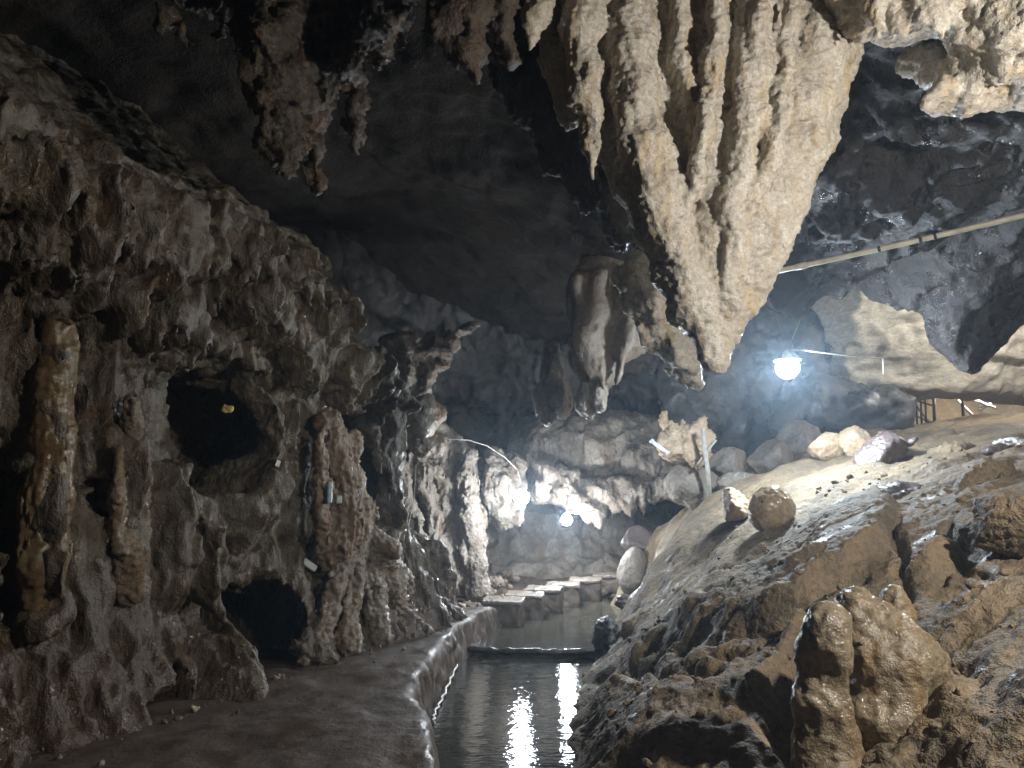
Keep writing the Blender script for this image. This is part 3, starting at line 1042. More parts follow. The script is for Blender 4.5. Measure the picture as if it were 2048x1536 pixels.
# stream: murky, slow water in two levels with a low weir between
def water_mat(name, col, scale, strength, rough):
    m = bpy.data.materials.new(name)
    m.use_nodes = True
    N, L = m.node_tree.nodes, m.node_tree.links
    bs = N['Principled BSDF']
    bs.inputs['Roughness'].default_value = rough
    bs.inputs['IOR'].default_value = 1.33
    bs.inputs['Specular IOR Level'].default_value = .5
    tc = N.new('ShaderNodeTexCoord')
    tn = N.new('ShaderNodeTexNoise')
    tn.inputs['Scale'].default_value = 1.6; tn.inputs['Detail'].default_value = 5
    L.new(tc.outputs['Object'], tn.inputs['Vector'])
    r = N.new('ShaderNodeValToRGB')
    r.color_ramp.elements[0].color = tuple(c * .7 for c in col) + (1,)
    r.color_ramp.elements[1].color = tuple(c * 1.25 for c in col) + (1,)
    L.new(tn.outputs[0], r.inputs[0])
    L.new(r.outputs[0], bs.inputs['Base Color'])
    mp = N.new('ShaderNodeMapping'); mp.inputs['Scale'].default_value = (1, 2.4, 1)
    L.new(tc.outputs['Object'], mp.inputs[0])
    t2 = N.new('ShaderNodeTexNoise')
    t2.inputs['Scale'].default_value = scale; t2.inputs['Detail'].default_value = 3; t2.inputs['Roughness'].default_value = .45
    L.new(mp.outputs[0], t2.inputs['Vector'])
    b = N.new('ShaderNodeBump'); b.inputs['Strength'].default_value = strength; b.inputs['Distance'].default_value = .02
    L.new(t2.outputs[0], b.inputs['Height'])
    L.new(b.outputs[0], bs.inputs['Normal'])
    return m


M['water'] = water_mat('murky_water', (.034, .032, .026), 11, .20, .05)
M['water_up'] = water_mat('silty_water', (.055, .050, .038), 9, .12, .05)
def sheet(name, x0, x1, y0, y1, nx, ny, zf, mat):
    xs = np.linspace(x0, x1, nx); ys = np.linspace(y0, y1, ny)
    X, Y = np.meshgrid(xs, ys, indexing='ij')
    V = np.stack([X, Y, zf(X, Y)], -1).reshape(-1, 3)
    i, j = np.meshgrid(np.arange(nx - 1), np.arange(ny - 1), indexing='ij')
    a = (i * ny + j).ravel()
    q = np.stack([a, a + ny, a + ny + 1, a + 1], 1)
    return obj(name, V, q, mat)
WEIR_Y = lambda x: 9.35 - .10 * x + .12 * (x - .2) ** 2
water_near = struct(sheet('water', -1.2, 3.2, 1.0, 9.6, 90, 240,
    lambda X, Y: -.40 + .0012 * noise(X, Y, 0 * X, (.5, .22, 1), 1) + .012 * sstep(-.5, 0, Y - WEIR_Y(X)) * noise(X, Y, 0 * X, (.16, .09, 1), 2), M['water']))
water_up = struct(sheet('water_upstream', -1.2, 4.0, 9.3, 16.5, 110, 260,
    lambda X, Y: np.where(Y < WEIR_Y(X), -.60, -.31) + .0008 * noise(X, Y, 0 * X, (.5, .25, 1), 1) + .014 * np.exp(-((Y - 11.1 - .3 * np.sin(X * 2)) / .22) ** 2) * sstep(.3, .8, X) * noise(X, Y, 0 * X, (.15, .1, 1), 2), M['water_up']))
wp = [(x, WEIR_Y(x), -.335 + .006 * math.sin(9 * x)) for x in np.linspace(-.75, 1.35, 40)]
M['weir'] = plain('wet_black_stone', (.05, .045, .04), .25, var=.5)
weir = tube('weir', wp, .05, M['weir'], n=10, radii=[.036 + .008 * math.sin(17 * i) + .006 * math.sin(5 * i) for i in range(40)])
tag(weir, 'low dark weir crossing the stream beside the path edge', 'weir')
# ================================================================== roof of the cave
CE_PTS = [
    (-400, 0, 4.2), (0, -200, 4.5), (0, 0, 6.0), (200, 100, 7.0), (-300, 200, 6.0), (450, 150, 7.5), (400, -300, 4.5), (700, -300, 4.8), (900, -200, 5.0), (560, 400, 10.5), (700, 280, 9.0), (800, 100, 7.0), (900, 230, 8.0),
    (850, 400, 11.5), (1000, 280, 8.3), (1000, 470, 12.0), (850, 560, 14.5), (1100, 420, 9.3), (1180, 520, 10.5), (950, 650, 16.0), (1120, 620, 14.0), (650, 500, 14.0), (650, 600, 17),
    (1250, -150, 5.2), (1450, -220, 5.0), (1700, -150, 4.9), (1700, 150, 6.2), (1350, 450, 8.5), (1480, 560, 9.5), (1560, 420, 7.8),
    (1800, 230, 6.0), (1950, 260, 5.8), (2150, 260, 5.6), (1650, 430, 7.2), (1800, 420, 7.2), (1950, 430, 7.2), (2150, 450, 7.0),
    (1560, 590, 8.8), (1640, 600, 8.6), (1760, 570, 8.5), (1850, 610, 8.4), (1950, 640, 8.2), (2048, 560, 8.0), (2200, 520, 8.0),
    (2300, 0, 4.4), (2000, -200, 3.8), (1700, -400, 3.6), (600, -600, 3.4), (1200, -600, 3.6), (0, -500, 3.2),
]
_c = np.array([P(*a) for a in CE_PTS])
def thin_plate(pts, x, y, lam=.02):
    X = pts[:, :2]; n = len(X)
    r2 = ((X[:, None] - X[None]) ** 2).sum(-1)
    K = np.where(r2 > 0, .5 * r2 * np.log(r2 + 1e-12), 0) + np.eye(n) * lam
    A = np.zeros((n + 3, n + 3)); A[:n, :n] = K; A[:n, n] = 1; A[:n, n + 1:] = X; A[n, :n] = 1; A[n + 1:, :n] = X.T
    w_ = np.linalg.solve(A, np.concatenate([pts[:, 2], np.zeros(3)]))
    out = w_[n] + w_[n + 1] * x + w_[n + 2] * y
    for i in range(n):
        r = (x - X[i, 0]) ** 2 + (y - X[i, 1]) ** 2
        out = out + w_[i] * .5 * r * np.log(r + 1e-12)
    return out


def roof_height(x_, y_, fine):
    zc = np.clip(thin_plate(_c, x_, y_), 2.2, 6.6)
    zero = 0 * x_
    # torn lower lip of the overhang on the far side, then the roof jumps up over the lit passage
    lip_y = 8.75 + .25 * noise(x_, zero, zero, 1.1, 3) + .10 * noise(x_, zero, zero, .35, 5)
    m_ = sstep(2.6, 3.2, x_)
    zc = zc + m_ * (2.6 * sstep(-.05, .30, y_ - lip_y) - .10 * np.exp(-((y_ - lip_y + .25) / .3) ** 2) * (.5 + noise(x_, zero, zero, .45, 2)))
    for (px, py, d, dp, wx, wy) in ((1945, 690, 8.3, .40, .22, .30), (2060, 560, 8.2, .15, .15, .25)):
        q = P(px, py, d)
        zc = zc - dp * np.exp(-((x_ - q[0]) / wx) ** 2 - ((y_ - d) / wy) ** 2)
    zc = zc + .14 * noise(x_, y_, zero, 1.8, 1) + .06 * noise(x_, y_, zero, .6, 4)
    # ribs in the roof that run along the cave
    wq = .10 * noise(x_, y_, zero, .7, 2)
    zc = zc - m_ * (.10 * ridge(x_ * .8 + y_ * .35 + wq, y_ * .45, zero, .6, 6) + .05 * ridge(x_ * .8 + y_ * .5 + wq, y_ * .4 - x_ * .2, zero, .26, 4))
    if fine:
        zc = zc - m_ * .022 * ridge(x_ + .5 * y_ + wq, y_ * .5, zero, .12, 3)
    zc = zc - .02 * ridge(x_, y_ * .4, zero, .35, 7)
    return zc


OV = (2.2, 5.2, 9.6)       # the overhang starts at this x and lies between these y
CE = Relief((0, 0, 0), (1, 0, 0), (0, 1, 0), (0, 0, -1), -6.5, 9.0, .8, 17.5, .04)
CE.h[:] = -roof_height(CE.Sg, CE.Zg, False)
in_ov = lambda W, e: (W[:, 0] > OV[0] + e) & (W[:, 1] > OV[1] + e) & (W[:, 1] < OV[2] - e)
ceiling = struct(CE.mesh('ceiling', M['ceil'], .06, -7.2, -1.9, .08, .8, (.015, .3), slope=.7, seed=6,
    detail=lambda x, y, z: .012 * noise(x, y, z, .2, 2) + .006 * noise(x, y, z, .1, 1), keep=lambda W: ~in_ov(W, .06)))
CO = Relief((0, 0, 0), (1, 0, 0), (0, 1, 0), (0, 0, -1), 2.2, 8.2, 5.2, 9.6, .02)
CO.h[:] = -roof_height(CO.Sg, CO.Zg, True)
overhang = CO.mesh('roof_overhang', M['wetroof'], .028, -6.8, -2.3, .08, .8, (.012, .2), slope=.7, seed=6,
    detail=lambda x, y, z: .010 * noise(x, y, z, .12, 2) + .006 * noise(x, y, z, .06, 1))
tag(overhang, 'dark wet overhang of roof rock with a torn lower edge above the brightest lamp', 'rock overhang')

# ------------------------------------------------------------------ the great stalactite
def ribs(*lists):
    out = []
    for l in lists:
        out += chain(l)
    return out


pr = ribs(
    [(1265, -260, 5.65, 190), (1275, 0, 5.52, 160), (1300, 200, 5.42, 132), (1345, 400, 5.27, 95), (1390, 560, 5.15, 60), (1425, 690, 5.1, 30)],
    [(1190, -150, 5.36, 120), (1205, 60, 5.30, 92), (1232, 220, 5.25, 72), (1275, 360, 5.2, 52)],
    [(1560, -260, 5.6, 180), (1560, 0, 5.48, 152), (1545, 200, 5.38, 130), (1510, 400, 5.22, 92), (1472, 560, 5.12, 56), (1440, 690, 5.1, 28)],
    [(1400, -200, 5.5, 190), (1400, 0, 5.41, 172), (1400, 200, 5.31, 142), (1405, 420, 5.18, 92), (1418, 560, 5.08, 55)],
    [(1620, -150, 5.2, 90), (1625, 100, 5.15, 78), (1590, 300, 5.1, 60), (1535, 480, 5.1, 42), (1500, 610, 5.1, 24)],
    [(1690, -150, 5.3, 40), (1680, 100, 5.25, 40), (1640, 270, 5.25, 34), (1580, 390, 5.2, 28)],
    [(1180, -120, 5.0, 50), (1165, 60, 4.95, 44), (1172, 200, 4.95, 28), (1184, 290, 4.95, 15), (1187, 350, 4.95, 4)],
    [(1260, -100, 5.0, 55), (1260, 120, 4.95, 52), (1285, 300, 4.9, 45), (1335, 450, 4.9, 36), (1385, 600, 4.95, 38), (1425, 720, 5.0, 28)],
    [(1215, -80, 5.2, 60), (1230, 150, 5.2, 55), (1270, 330, 5.15, 48), (1330, 480, 5.1, 42)],
    [(1350, -80, 4.85, 18), (1362, 120, 4.85, 16), (1385, 210, 4.85, 14), (1390, 300, 4.88, 10)],
    [(1440, -80, 4.75, 20), (1428, 110, 4.75, 18), (1408, 260, 4.75, 18), (1395, 340, 4.8, 16), (1366, 430, 4.85, 12)],
    [(1512, -80, 4.78, 40), (1508, 90, 4.78, 36), (1498, 240, 4.8, 34), (1470, 400, 4.85, 26), (1468, 500, 4.9, 20), (1455, 600, 4.95, 24), (1440, 700, 5.0, 24)],
    [(1590, -80, 4.78, 18), (1572, 100, 4.76, 18), (1558, 250, 4.76, 18), (1532, 340, 4.8, 16), (1485, 430, 4.85, 14)],
    [(1240, 330, 5.0, 20), (1275, 430, 5.0, 18), (1320, 540, 5.0, 18), (1350, 620, 5.0, 20)],
    [(1340, 320, 4.9, 16), (1350, 380, 4.9, 15), (1355, 440, 4.9, 12)],
    [(1290, 300, 4.85, 20), (1305, 400, 4.85, 20), (1335, 490, 4.88, 18)],
    [(1085, -60, 4.9, 45), (1075, 30, 4.9, 24), (1062, 95, 4.9, 5)],
    [(1110, -60, 5.2, 60), (1120, 120, 5.25, 40), (1140, 240, 5.3, 22)],
    [(1475, 300, 4.85, 22), (1480, 380, 4.9, 18)],
)
DET = lambda a: (lambda x, y, z: a * (.022 * noise(x, y, z, (.07, .07, .05), 2) + .012 * noise(x, y, z, .03, 1) - .02 * np.clip(.35 - cells(x, y, z, .07, 3), 0, 1)))
stal = rock('stalactite', pr, .065, .017, M['calcite'], ((.012, .25, 'n'), (.007, (.10, .10, .7), 'r'), (.008, .10, 'c')), DET(.5), (.03, .35), seed=2,
            cut=lambda d, X, Y, Z: np.maximum(d, Z - 5.6))
tag(stal, 'huge pale fluted stalactite hanging from the roof above the stream', 'stalactite')

pr = ribs([(985, -80, 5.9, 90), (1020, 60, 5.9, 70), (1070, 190, 5.9, 55), (1135, 310, 5.9, 35), (1180, 400, 5.9, 22)],
          [(1000, -60, 6.2, 70), (1110, 150, 6.2, 80), (1190, 330, 6.2, 50), (1250, 470, 6.2, 25)],
          [(880, -80, 4.7, 50), (910, 40, 4.7, 36), (940, 110, 4.7, 24), (962, 168, 4.7, 7)], [(950, -100, 4.7, 34), (990, 20, 4.7, 28), (1030, 110, 4.7, 10)], [(960, -140, 4.9, 90), (985, -20, 4.9, 40)])
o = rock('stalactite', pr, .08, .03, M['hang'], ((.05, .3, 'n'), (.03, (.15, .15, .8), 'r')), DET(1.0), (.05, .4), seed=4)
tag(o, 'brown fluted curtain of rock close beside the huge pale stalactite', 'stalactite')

pr = ribs([(1290, 560, 6.9, 60), (1330, 660, 6.9, 40), (1372, 730, 6.8, 34), (1395, 782, 6.8, 10)], [(1310, 600, 7.1, 50), (1350, 700, 7.0, 30)])
o = rock('stalactite', pr, .06, .025, M['calcite'], ((.04, .2, 'n'), (.025, .12, 'c')), DET(.8), (.04, .3), seed=5)
tag(o, 'short tan stalactite peeking out behind the tip of the huge stalactite', 'stalactite')

# lit roof lip in the upper corner, with small drips
pr = [('e', P(1790, -30, 4.7), (.42, .45, .32), 0, 0), ('e', P(1950, -30, 4.5), (.55, .45, .28), 0, 0), ('e', P(2080, 20, 4.3), (.40, .40, .36), 0, 0),
      ('e', P(2010, 130, 4.7), (.30, .35, .18), 0, .3), ('e', P(1950, 180, 4.75), (.22, .25, .10), 0, .5), ('e', P(2150, 110, 4.5), (.4, .4, .3), 0, 0), ('e', P(2040, 100, 4.6), (.28, .4, .26), 0, 0)]
pr += ribs([(1755, 20, 4.55, 20), (1757, 85, 4.55, 5)], [(1805, 20, 4.55, 18), (1805, 78, 4.55, 4)], [(1720, 10, 4.7, 22), (1735, 45, 4.7, 10)], [(1880, 30, 4.4, 24), (1890, 62, 4.4, 14)], [(1930, 30, 4.4, 22), (1945, 66, 4.4, 12)],
           [(1990, 30, 4.4, 26), (2000, 72, 4.4, 12)], [(1880, 175, 4.75, 26), (1862, 215, 4.75, 6)], [(1830, 120, 5.3, 30), (1900, 150, 5.0, 30)])
o = rock('roof_lip', pr, .12, .02, M['calcite'], ((.04, .3, 'n'), (.012, (.09, .3, .3), 'r'), (.012, .12, 'c')), DET(.6), (.04, .3), seed=7)
tag(o, 'pale dripping lip of roof rock beside the huge stalactite', 'rock formation')

# dark hanging mass over the path
pr = [('e', P(600, -70, 5.6), (1.0, .5, .42), 0, 0), ('e', P(420, -90, 5.7), (.6, .5, .35), 0, 0)] + ribs([(770, -100, 5.6, 60), (768, 40, 5.7, 42), (748, 120, 5.7, 18)], [(500, -120, 5.4, 60), (500, 60, 5.4, 30)], [(560, -100, 5.3, 50), (545, 120, 5.3, 56), (560, 230, 5.25, 44), (570, 310, 5.2, 22), (572, 328, 5.2, 6)],
          [(620, -100, 5.6, 80), (640, 80, 5.6, 60), (620, 180, 5.5, 40)], [(700, -100, 5.4, 50), (710, 40, 5.4, 44), (690, 130, 5.4, 26), (672, 175, 5.4, 10)],
          [(640, 160, 5.6, 30), (625, 280, 5.6, 16), (627, 375, 5.6, 3)], [(430, -120, 5.6, 60), (460, 0, 5.6, 40), (490, 30, 5.5, 16)], [(710, 160, 5.9, 22), (705, 250, 5.9, 14), (712, 300, 5.9, 3)],
          [(330, -60, 5.2, 14), (345, 40, 5.2, 10), (372, 80, 5.2, 3)], [(520, 180, 5.3, 26), (560, 270, 5.2, 20)])
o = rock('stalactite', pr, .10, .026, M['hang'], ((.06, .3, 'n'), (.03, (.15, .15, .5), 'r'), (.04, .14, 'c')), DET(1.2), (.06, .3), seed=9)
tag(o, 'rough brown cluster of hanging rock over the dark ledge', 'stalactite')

# hanging curtains in the middle distance
M['curtain'] = rock_mat('brown_curtain_stone', [(.13, .10, .072), (.10, .075, .055), (.17, .135, .10)], .8, (.3, .65), .6, wet=.3, fine=1.2, streak=(.09, .06, .038))
pr = [('e', P(1215, 600, 10.1), (S(82, 10), .26, S(120, 10)), 0, 0), ('e', P(1200, 690, 10.0), (S(58, 10), .20, S(95, 10)), 0, -.12), ('e', P(1268, 640, 9.9), (S(52, 10), .18, S(92, 10)), 0, -.35)]
pr += ribs([(1190, 560, 9.85, 20), (1180, 680, 9.8, 16), (1205, 782, 9.75, 5)], [(1250, 560, 9.8, 18), (1262, 660, 9.75, 14), (1232, 770, 9.75, 5)], [(1295, 590, 9.8, 18), (1302, 690, 9.75, 5)], [(1155, 560, 9.9, 16), (1158, 680, 9.85, 12), (1178, 750, 9.8, 6)])
o = rock('stone_curtain', pr, .12, .035, M['curtain'], ((.03, .5, 'n'), (.014, (.14, .14, 1.6), 'r')), DET(.5), (.05, .6), seed=3)
tag(o, 'broad fluted stone curtain hanging behind the huge stalactite', 'stone curtain')
pr = [('e', P(1092, 805, 10.4), (S(24, 10.4), .16, S(46, 10.4)), 0, .1), ('e', P(1120, 800, 10.3), (S(22, 10.3), .16, S(42, 10.3)), 0, -.05)] + ribs([(1105, 700, 10.6, 16), (1105, 770, 10.4, 26)])
o = rock('stone_curtain', pr, .03, .03, M['far'], ((.02, .3, 'n'), (.02, (.12, .12, 1.0), 'r')), DET(.6), (.03, .4), seed=6)
tag(o, 'small two-lobed stone curtain like hanging ears', 'stone curtain')
pr = [('e', P(1172, 800, 10.0), (S(20, 10), .14, S(38, 10)), 0, .2), ('e', P(1198, 795, 9.9), (S(18, 10), .14, S(32, 10)), 0, -.25)] + ribs([(1180, 720, 10.2, 16), (1185, 770, 10, 22)])
o = rock('stone_curtain', pr, .03, .03, M['far'], ((.02, .3, 'n'), (.02, (.12, .12, 1.0), 'r')), DET(.6), (.03, .4), seed=8)
tag(o, 'small pointed stone curtain just under the broad fluted one', 'stone curtain')
# ================================================================== far end of the cave
BW = Relief((0, 16.2, 0), (1, 0, 0), (0, 0, 1), (0, -1, 0), -8.0, 6.5, -.9, 6.6, .04)
s, z = BW.Sg, BW.Zg
zero = 0 * s
BW.h += .35 * noise(s, z, zero, 2.4, 1) + .15 * noise(s, z, zero, .9, 2) + .06 * ridge(s, z, zero, (.4, 1.6, 1), 3)
BW.h += 1.0 * sstep(3.0, 6.0, z) + .35 * sstep(.7, .0, z)
BW.h += 4.2 * sstep(-1.6, -4.5, s)                     # comes forward on the path side
BW.h += .8 * sstep(2.0, 3.4, s) * sstep(-.2, .6, z)
d_, t_ = BW.path([(960, 1115), (1100, 1125), (1250, 1105)])
BW.h += .35 * sstep(.05, -.05, z - BW.line([(950, 1105), (1050, 1120), (1150, 1118), (1260, 1095)]) + .05 * noise(s, zero, zero, .3, 4))
BW.h += .25 * sstep(.05, -.05, z - BW.line([(950, 1150), (1050, 1155), (1150, 1150), (1260, 1130)]) + .05 * noise(s, zero, zero, .25, 5))
BW.fringe(BW.line([(900, 820), (1400, 820)]), .3, .25, .6, 3, None, .6, .5)
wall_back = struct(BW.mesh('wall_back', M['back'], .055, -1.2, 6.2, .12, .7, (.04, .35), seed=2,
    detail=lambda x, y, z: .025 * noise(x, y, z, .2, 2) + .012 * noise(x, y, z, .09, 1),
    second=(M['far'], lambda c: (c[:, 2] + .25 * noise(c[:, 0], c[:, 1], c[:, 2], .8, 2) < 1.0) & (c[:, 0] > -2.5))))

# pale drapery wall on the path side
pr = chain([(835, 905, 12.6, 20), (850, 980, 12.5, 16), (880, 1080, 12.4, 12), (905, 1172, 12.3, 12)]) + chain([(800, 930, 12.4, 14), (820, 1010, 12.3, 10), (850, 1090, 12.2, 8), (872, 1170, 12.2, 5)]) \
    + chain([(880, 900, 12.9, 26), (895, 1000, 12.8, 22), (915, 1080, 12.6, 22), (900, 1150, 12.5, 20)]) + chain([(942, 905, 12.7, 8), (932, 960, 12.6, 22), (940, 1040, 12.5, 28), (945, 1130, 12.4, 26), (952, 1178, 12.4, 26)]) \
    + chain([(860, 940, 12.8, 22), (905, 960, 12.8, 30), (880, 1120, 12.6, 20), (940, 1130, 12.5, 24)]) + chain([(840, 880, 13.4, 60), (900, 960, 13.4, 70), (910, 1100, 13.3, 60)])
o = rock('stone_curtain', pr, .05, .03, M['far'], ((.03, .35, 'n'), (.03, (.13, .13, .9), 'r'), (.02, .15, 'c')), DET(.9), (.05, .4), seed=3)
tag(o, 'tall pale draped flowstone wall standing beyond the root-like foot', 'flowstone')
pr = chain([(985, 915, 13.2, 22), (1000, 980, 12.9, 36), (1008, 1030, 12.8, 26), (1012, 1052, 12.8, 8)]) + chain([(1030, 930, 13.1, 22), (1020, 1000, 12.9, 30), (1035, 1035, 12.8, 14)]) + chain([(965, 920, 13.3, 16), (985, 1020, 13.0, 14), (1000, 1056, 12.9, 6)])
o = rock('stone_curtain', pr, .05, .03, M['far'], ((.03, .3, 'n'), (.03, (.12, .12, .7), 'r')), DET(.9), (.04, .3), seed=11)
tag(o, 'hanging pointed flowstone block lit close by the lamp above the stream', 'flowstone')

# heavy rock shelf with a scalloped lower edge
pr = [('e', P(1200, 905, 15.4), (S(190, 15), 1.0, S(85, 15)), 0, 0), ('e', P(1310, 930, 14.6), (S(75, 14.6), .7, S(60, 14.6)), 0, 0), ('e', P(1100, 960, 15.2), (S(75, 15), .6, S(45, 15)), 0, 0)]
pr += [('c', P(1075, 985, 14.5), P(1350, 975, 13.8), .22, .20), ('c', P(1150, 1000, 14.3), P(1260, 985, 14.0), .22, .25)]
for (tx, ty, r0) in ((1085, 998, 14), (1120, 1006, 13), (1150, 1022, 14), (1176, 1048, 15), (1196, 1052, 13), (1228, 1040, 15), (1258, 1042, 12), (1284, 1038, 11), (1312, 1014, 12), (1345, 1002, 14)):
    pr += chain([(tx - 4, ty - 60, 14.1, r0 + 5), (tx, ty - 25, 13.9, r0), (tx + 1, ty, 13.85, 3)])
o = rock('rock_shelf', pr, .07, .04, M['far'], ((.05, .5, 'n'), (.03, (.16, .16, .7), 'r')), DET(1.0), (.06, .4), seed=5)
tag(o, 'heavy grey rock shelf with a scalloped toothed lower edge over the stream', 'rock shelf')

# ------------------------------------------------------------------ lit passage behind the overhang
BE = Relief((0, 14.5, 0), (1, 0, 0), (0, 0, 1), (0, -1, 0), 5.3, 16.0, 1.0, 7.5, .04)
s, z = BE.Sg, BE.Zg
zero = 0 * s
BE.h += .25 * noise(s, z, zero, 2.6, 1) + .09 * noise(s, z, zero, (1.6, .5, 1), 2) + .05 * ridge(s, z, zero, (1.4, .30, 1), 3) + .03 * noise(s, z, zero, .3, 4)
BE.h -= 1.6 * sstep(6.3, 5.2, s)
BE.h += .55 * np.clip(z - 3.2, 0, 4) - .0 * s                              # leans over towards the viewer
zb = BE.line([(1500, 990), (1700, 900), (1740, 800), (1775, 770), (1800, 790), (1835, 782), (1900, 786), (2000, 790), (2100, 800), (2400, 820)])
zb = zb + .05 * noise(s, zero, zero, .4, 6)
beige = struct(BE.mesh('wall_passage', M['beige'], .055, -2.9, 3.2, .08, .6, (.03, .3), seed=4,
    detail=lambda x, y, z: .012 * noise(x, y, z, (.4, .4, .08), 2),
    extra=lambda v, s, z, q: np.maximum(np.maximum(v, np.interp(s, BE.sv, zb[:, 0]) - z), -(q + 1.1 + 1.6 * sstep(6.3, 5.2, s)))))
# dark ribs of rock around the lamp side of the passage
pr = [('e', P(1470, 720, 15.3), (1.7, .8, 2.2), 0, 0), ('e', P(1640, 830, 13.8), (.9, .7, .75), 0, 0), ('e', P(1760, 835, 13.4), (.6, .5, .55), 0, 0), ('e', P(1590, 690, 15.0), (.75, .8, 1.5), 0, .25)]
o = rock('rock_buttress', pr, .3, .06, M['dark'], ((.10, .8, 'n'), (.05, .3, 'n')), DET(1.0), (.1, .6), seed=6)
tag(o, 'dark rounded rock buttress in the haze behind the brightest lamp', 'rock formation')
# ================================================================== loose rocks and stalagmites on the bank
M['egg'] = rock_mat('smooth_wet_stone', [(.36, .27, .16), (.30, .22, .14), (.42, .33, .22)], 1.5, (.08, .25), .3, wet=.9, streak=(.26, .19, .12))
M['tan'] = rock_mat('tan_stone', [(.42, .31, .20), (.36, .25, .16), (.48, .38, .27)], 1.2, (.3, .6), .5, wet=.3)
M['purple'] = rock_mat('dark_reddish_stone', [(.11, .085, .08), (.15, .12, .11), (.09, .065, .06)], 1.2, (.16, .45), .6, wet=.6)
M['stalagmite'] = rock_mat('wet_ochre_stone', [(.235, .185, .12), (.19, .155, .105), (.28, .23, .155)], 1.6, (.10, .42), .7, wet=.6, fine=1.4, rings=.008, streak=(.20, .13, .06), speck=(.09, .07, .05))


def boulder(px, py, d, rx, ry, mat, label, depth=None, seed=0, rot=.3, tilt=0.0, vox=.025, extra=(), k=.06, amp=1.0, name='boulder', cat='boulder', group=None, noises=None, cuts=0):
    r = (S(rx, d), depth if depth else (S(rx, d) + S(ry, d)) / 2, S(ry, d))
    pr = [('e', P(px, py, d), r, rot, tilt)] + list(extra)
    m = min(r)
    ns = noises if noises else ((.14 * m * amp, m * 1.6, 'n'), (.07 * m * amp, m * .7, 'n'), (.05 * m * amp, m * .5, 'c'))
    c0 = P(px, py, d)
    rr = np.random.default_rng(seed + 50)
    pl = []
    for _ in range(cuts):
        n_ = rr.normal(size=3); n_ /= np.linalg.norm(n_)
        ext = math.sqrt(((n_ * np.array(r)) ** 2).sum())
        pl.append((n_, ext * rr.uniform(.55, .8)))
    def cut(q, X, Y, Z):
        for n_, e_ in pl:
            q = smax(q, (X - c0[0]) * n_[0] + (Y - c0[1]) * n_[1] + (Z - c0[2]) * n_[2] - e_, .12 * m)
        return q
    o = rock(name, pr, k, vox, mat, ns, DET(.5 * amp), (.10 * m * amp, m * 1.8), pad=.1, seed=seed, cut=cut if cuts else None)
    tag(o, label, cat, group)
    return o


boulder(1543, 1018, 7.7, 43, 48, M['egg'], 'smooth egg-shaped boulder shining wet under the brightest lamp', seed=1, amp=.45, vox=.014, tilt=-.25)
boulder(1468, 1010, 8.6, 38, 32, M['tan'], 'pale rounded boulder just beside the shiny egg-shaped one', seed=2, amp=1.0, vox=.018, cuts=6)
boulder(1655, 895, 10.2, 40, 30, M['tan'], 'low tan boulder leaning against the tall wedge-shaped one', seed=3, cuts=7, amp=.8, rot=.6)
boulder(1712, 885, 10.0, 32, 46, M['tan'], 'tall wedge-shaped pinkish boulder below the brightest lamp', seed=4, cuts=7, amp=.9, tilt=-.25)
boulder(1765, 915, 8.8, 52, 50, M['purple'], 'big dark knobbly boulder with wet glints on the slope', seed=5, cuts=7, extra=(('e', P(1835, 890, 9.0), (.28, .3, .2), 0, 0),))
boulder(1785, 1000, 6.9, 72, 30, M['purple'], 'flat dark reddish slab of rock resting on the slope', seed=6, cuts=7, tilt=.25, rot=0, depth=.3)
boulder(2015, 1045, 4.75, 74, 105, M['slope'], 'large pitted grey boulder on the slope by the picture edge', seed=8, cuts=7, vox=.02, amp=.9)
boulder(1292, 1262, 8.2, 50, 46, M['slope'], 'blunt brown boulder at the waterside below the sandy slope', seed=9, cuts=7, amp=.8, extra=(('e', P(1270, 1225, 8.2), (.14, .2, .1), 0, 0),))
boulder(1213, 1280, 9.0, 24, 44, M['dark'], 'black glistening rock in the stream edge by the weir', seed=10, amp=1.6, vox=.018)
boulder(1278, 1082, 12.6, 40, 30, M['purple'], 'wet reddish rock lump above the last stepping block', seed=11, cuts=7, amp=.6, vox=.03)
boulder(1264, 1142, 12.3, 24, 46, M['far'], 'upright brown rock standing beside the last stepping block', seed=12, amp=.6, vox=.03, tilt=-.25)
boulder(1248, 1205, 9.9, 18, 16, M['purple'], 'small dark rock at the head of the slope foot by the blocks', seed=13, vox=.02)
boulder(1900, 905, 8.6, 52, 20, M['slope'], 'low rubbly rock beside the big dark knobbly boulder', seed=14, cuts=7, amp=1.2, tilt=.2)
boulder(1980, 960, 6.2, 80, 36, M['slope'], 'broad layered rock above the large pitted boulder', seed=15, cuts=7, amp=1.2, tilt=.3, rot=0)
boulder(2010, 905, 7.6, 50, 18, M['purple'], 'dark flat rock under the discarded bag', seed=16, cuts=7, amp=1.1)

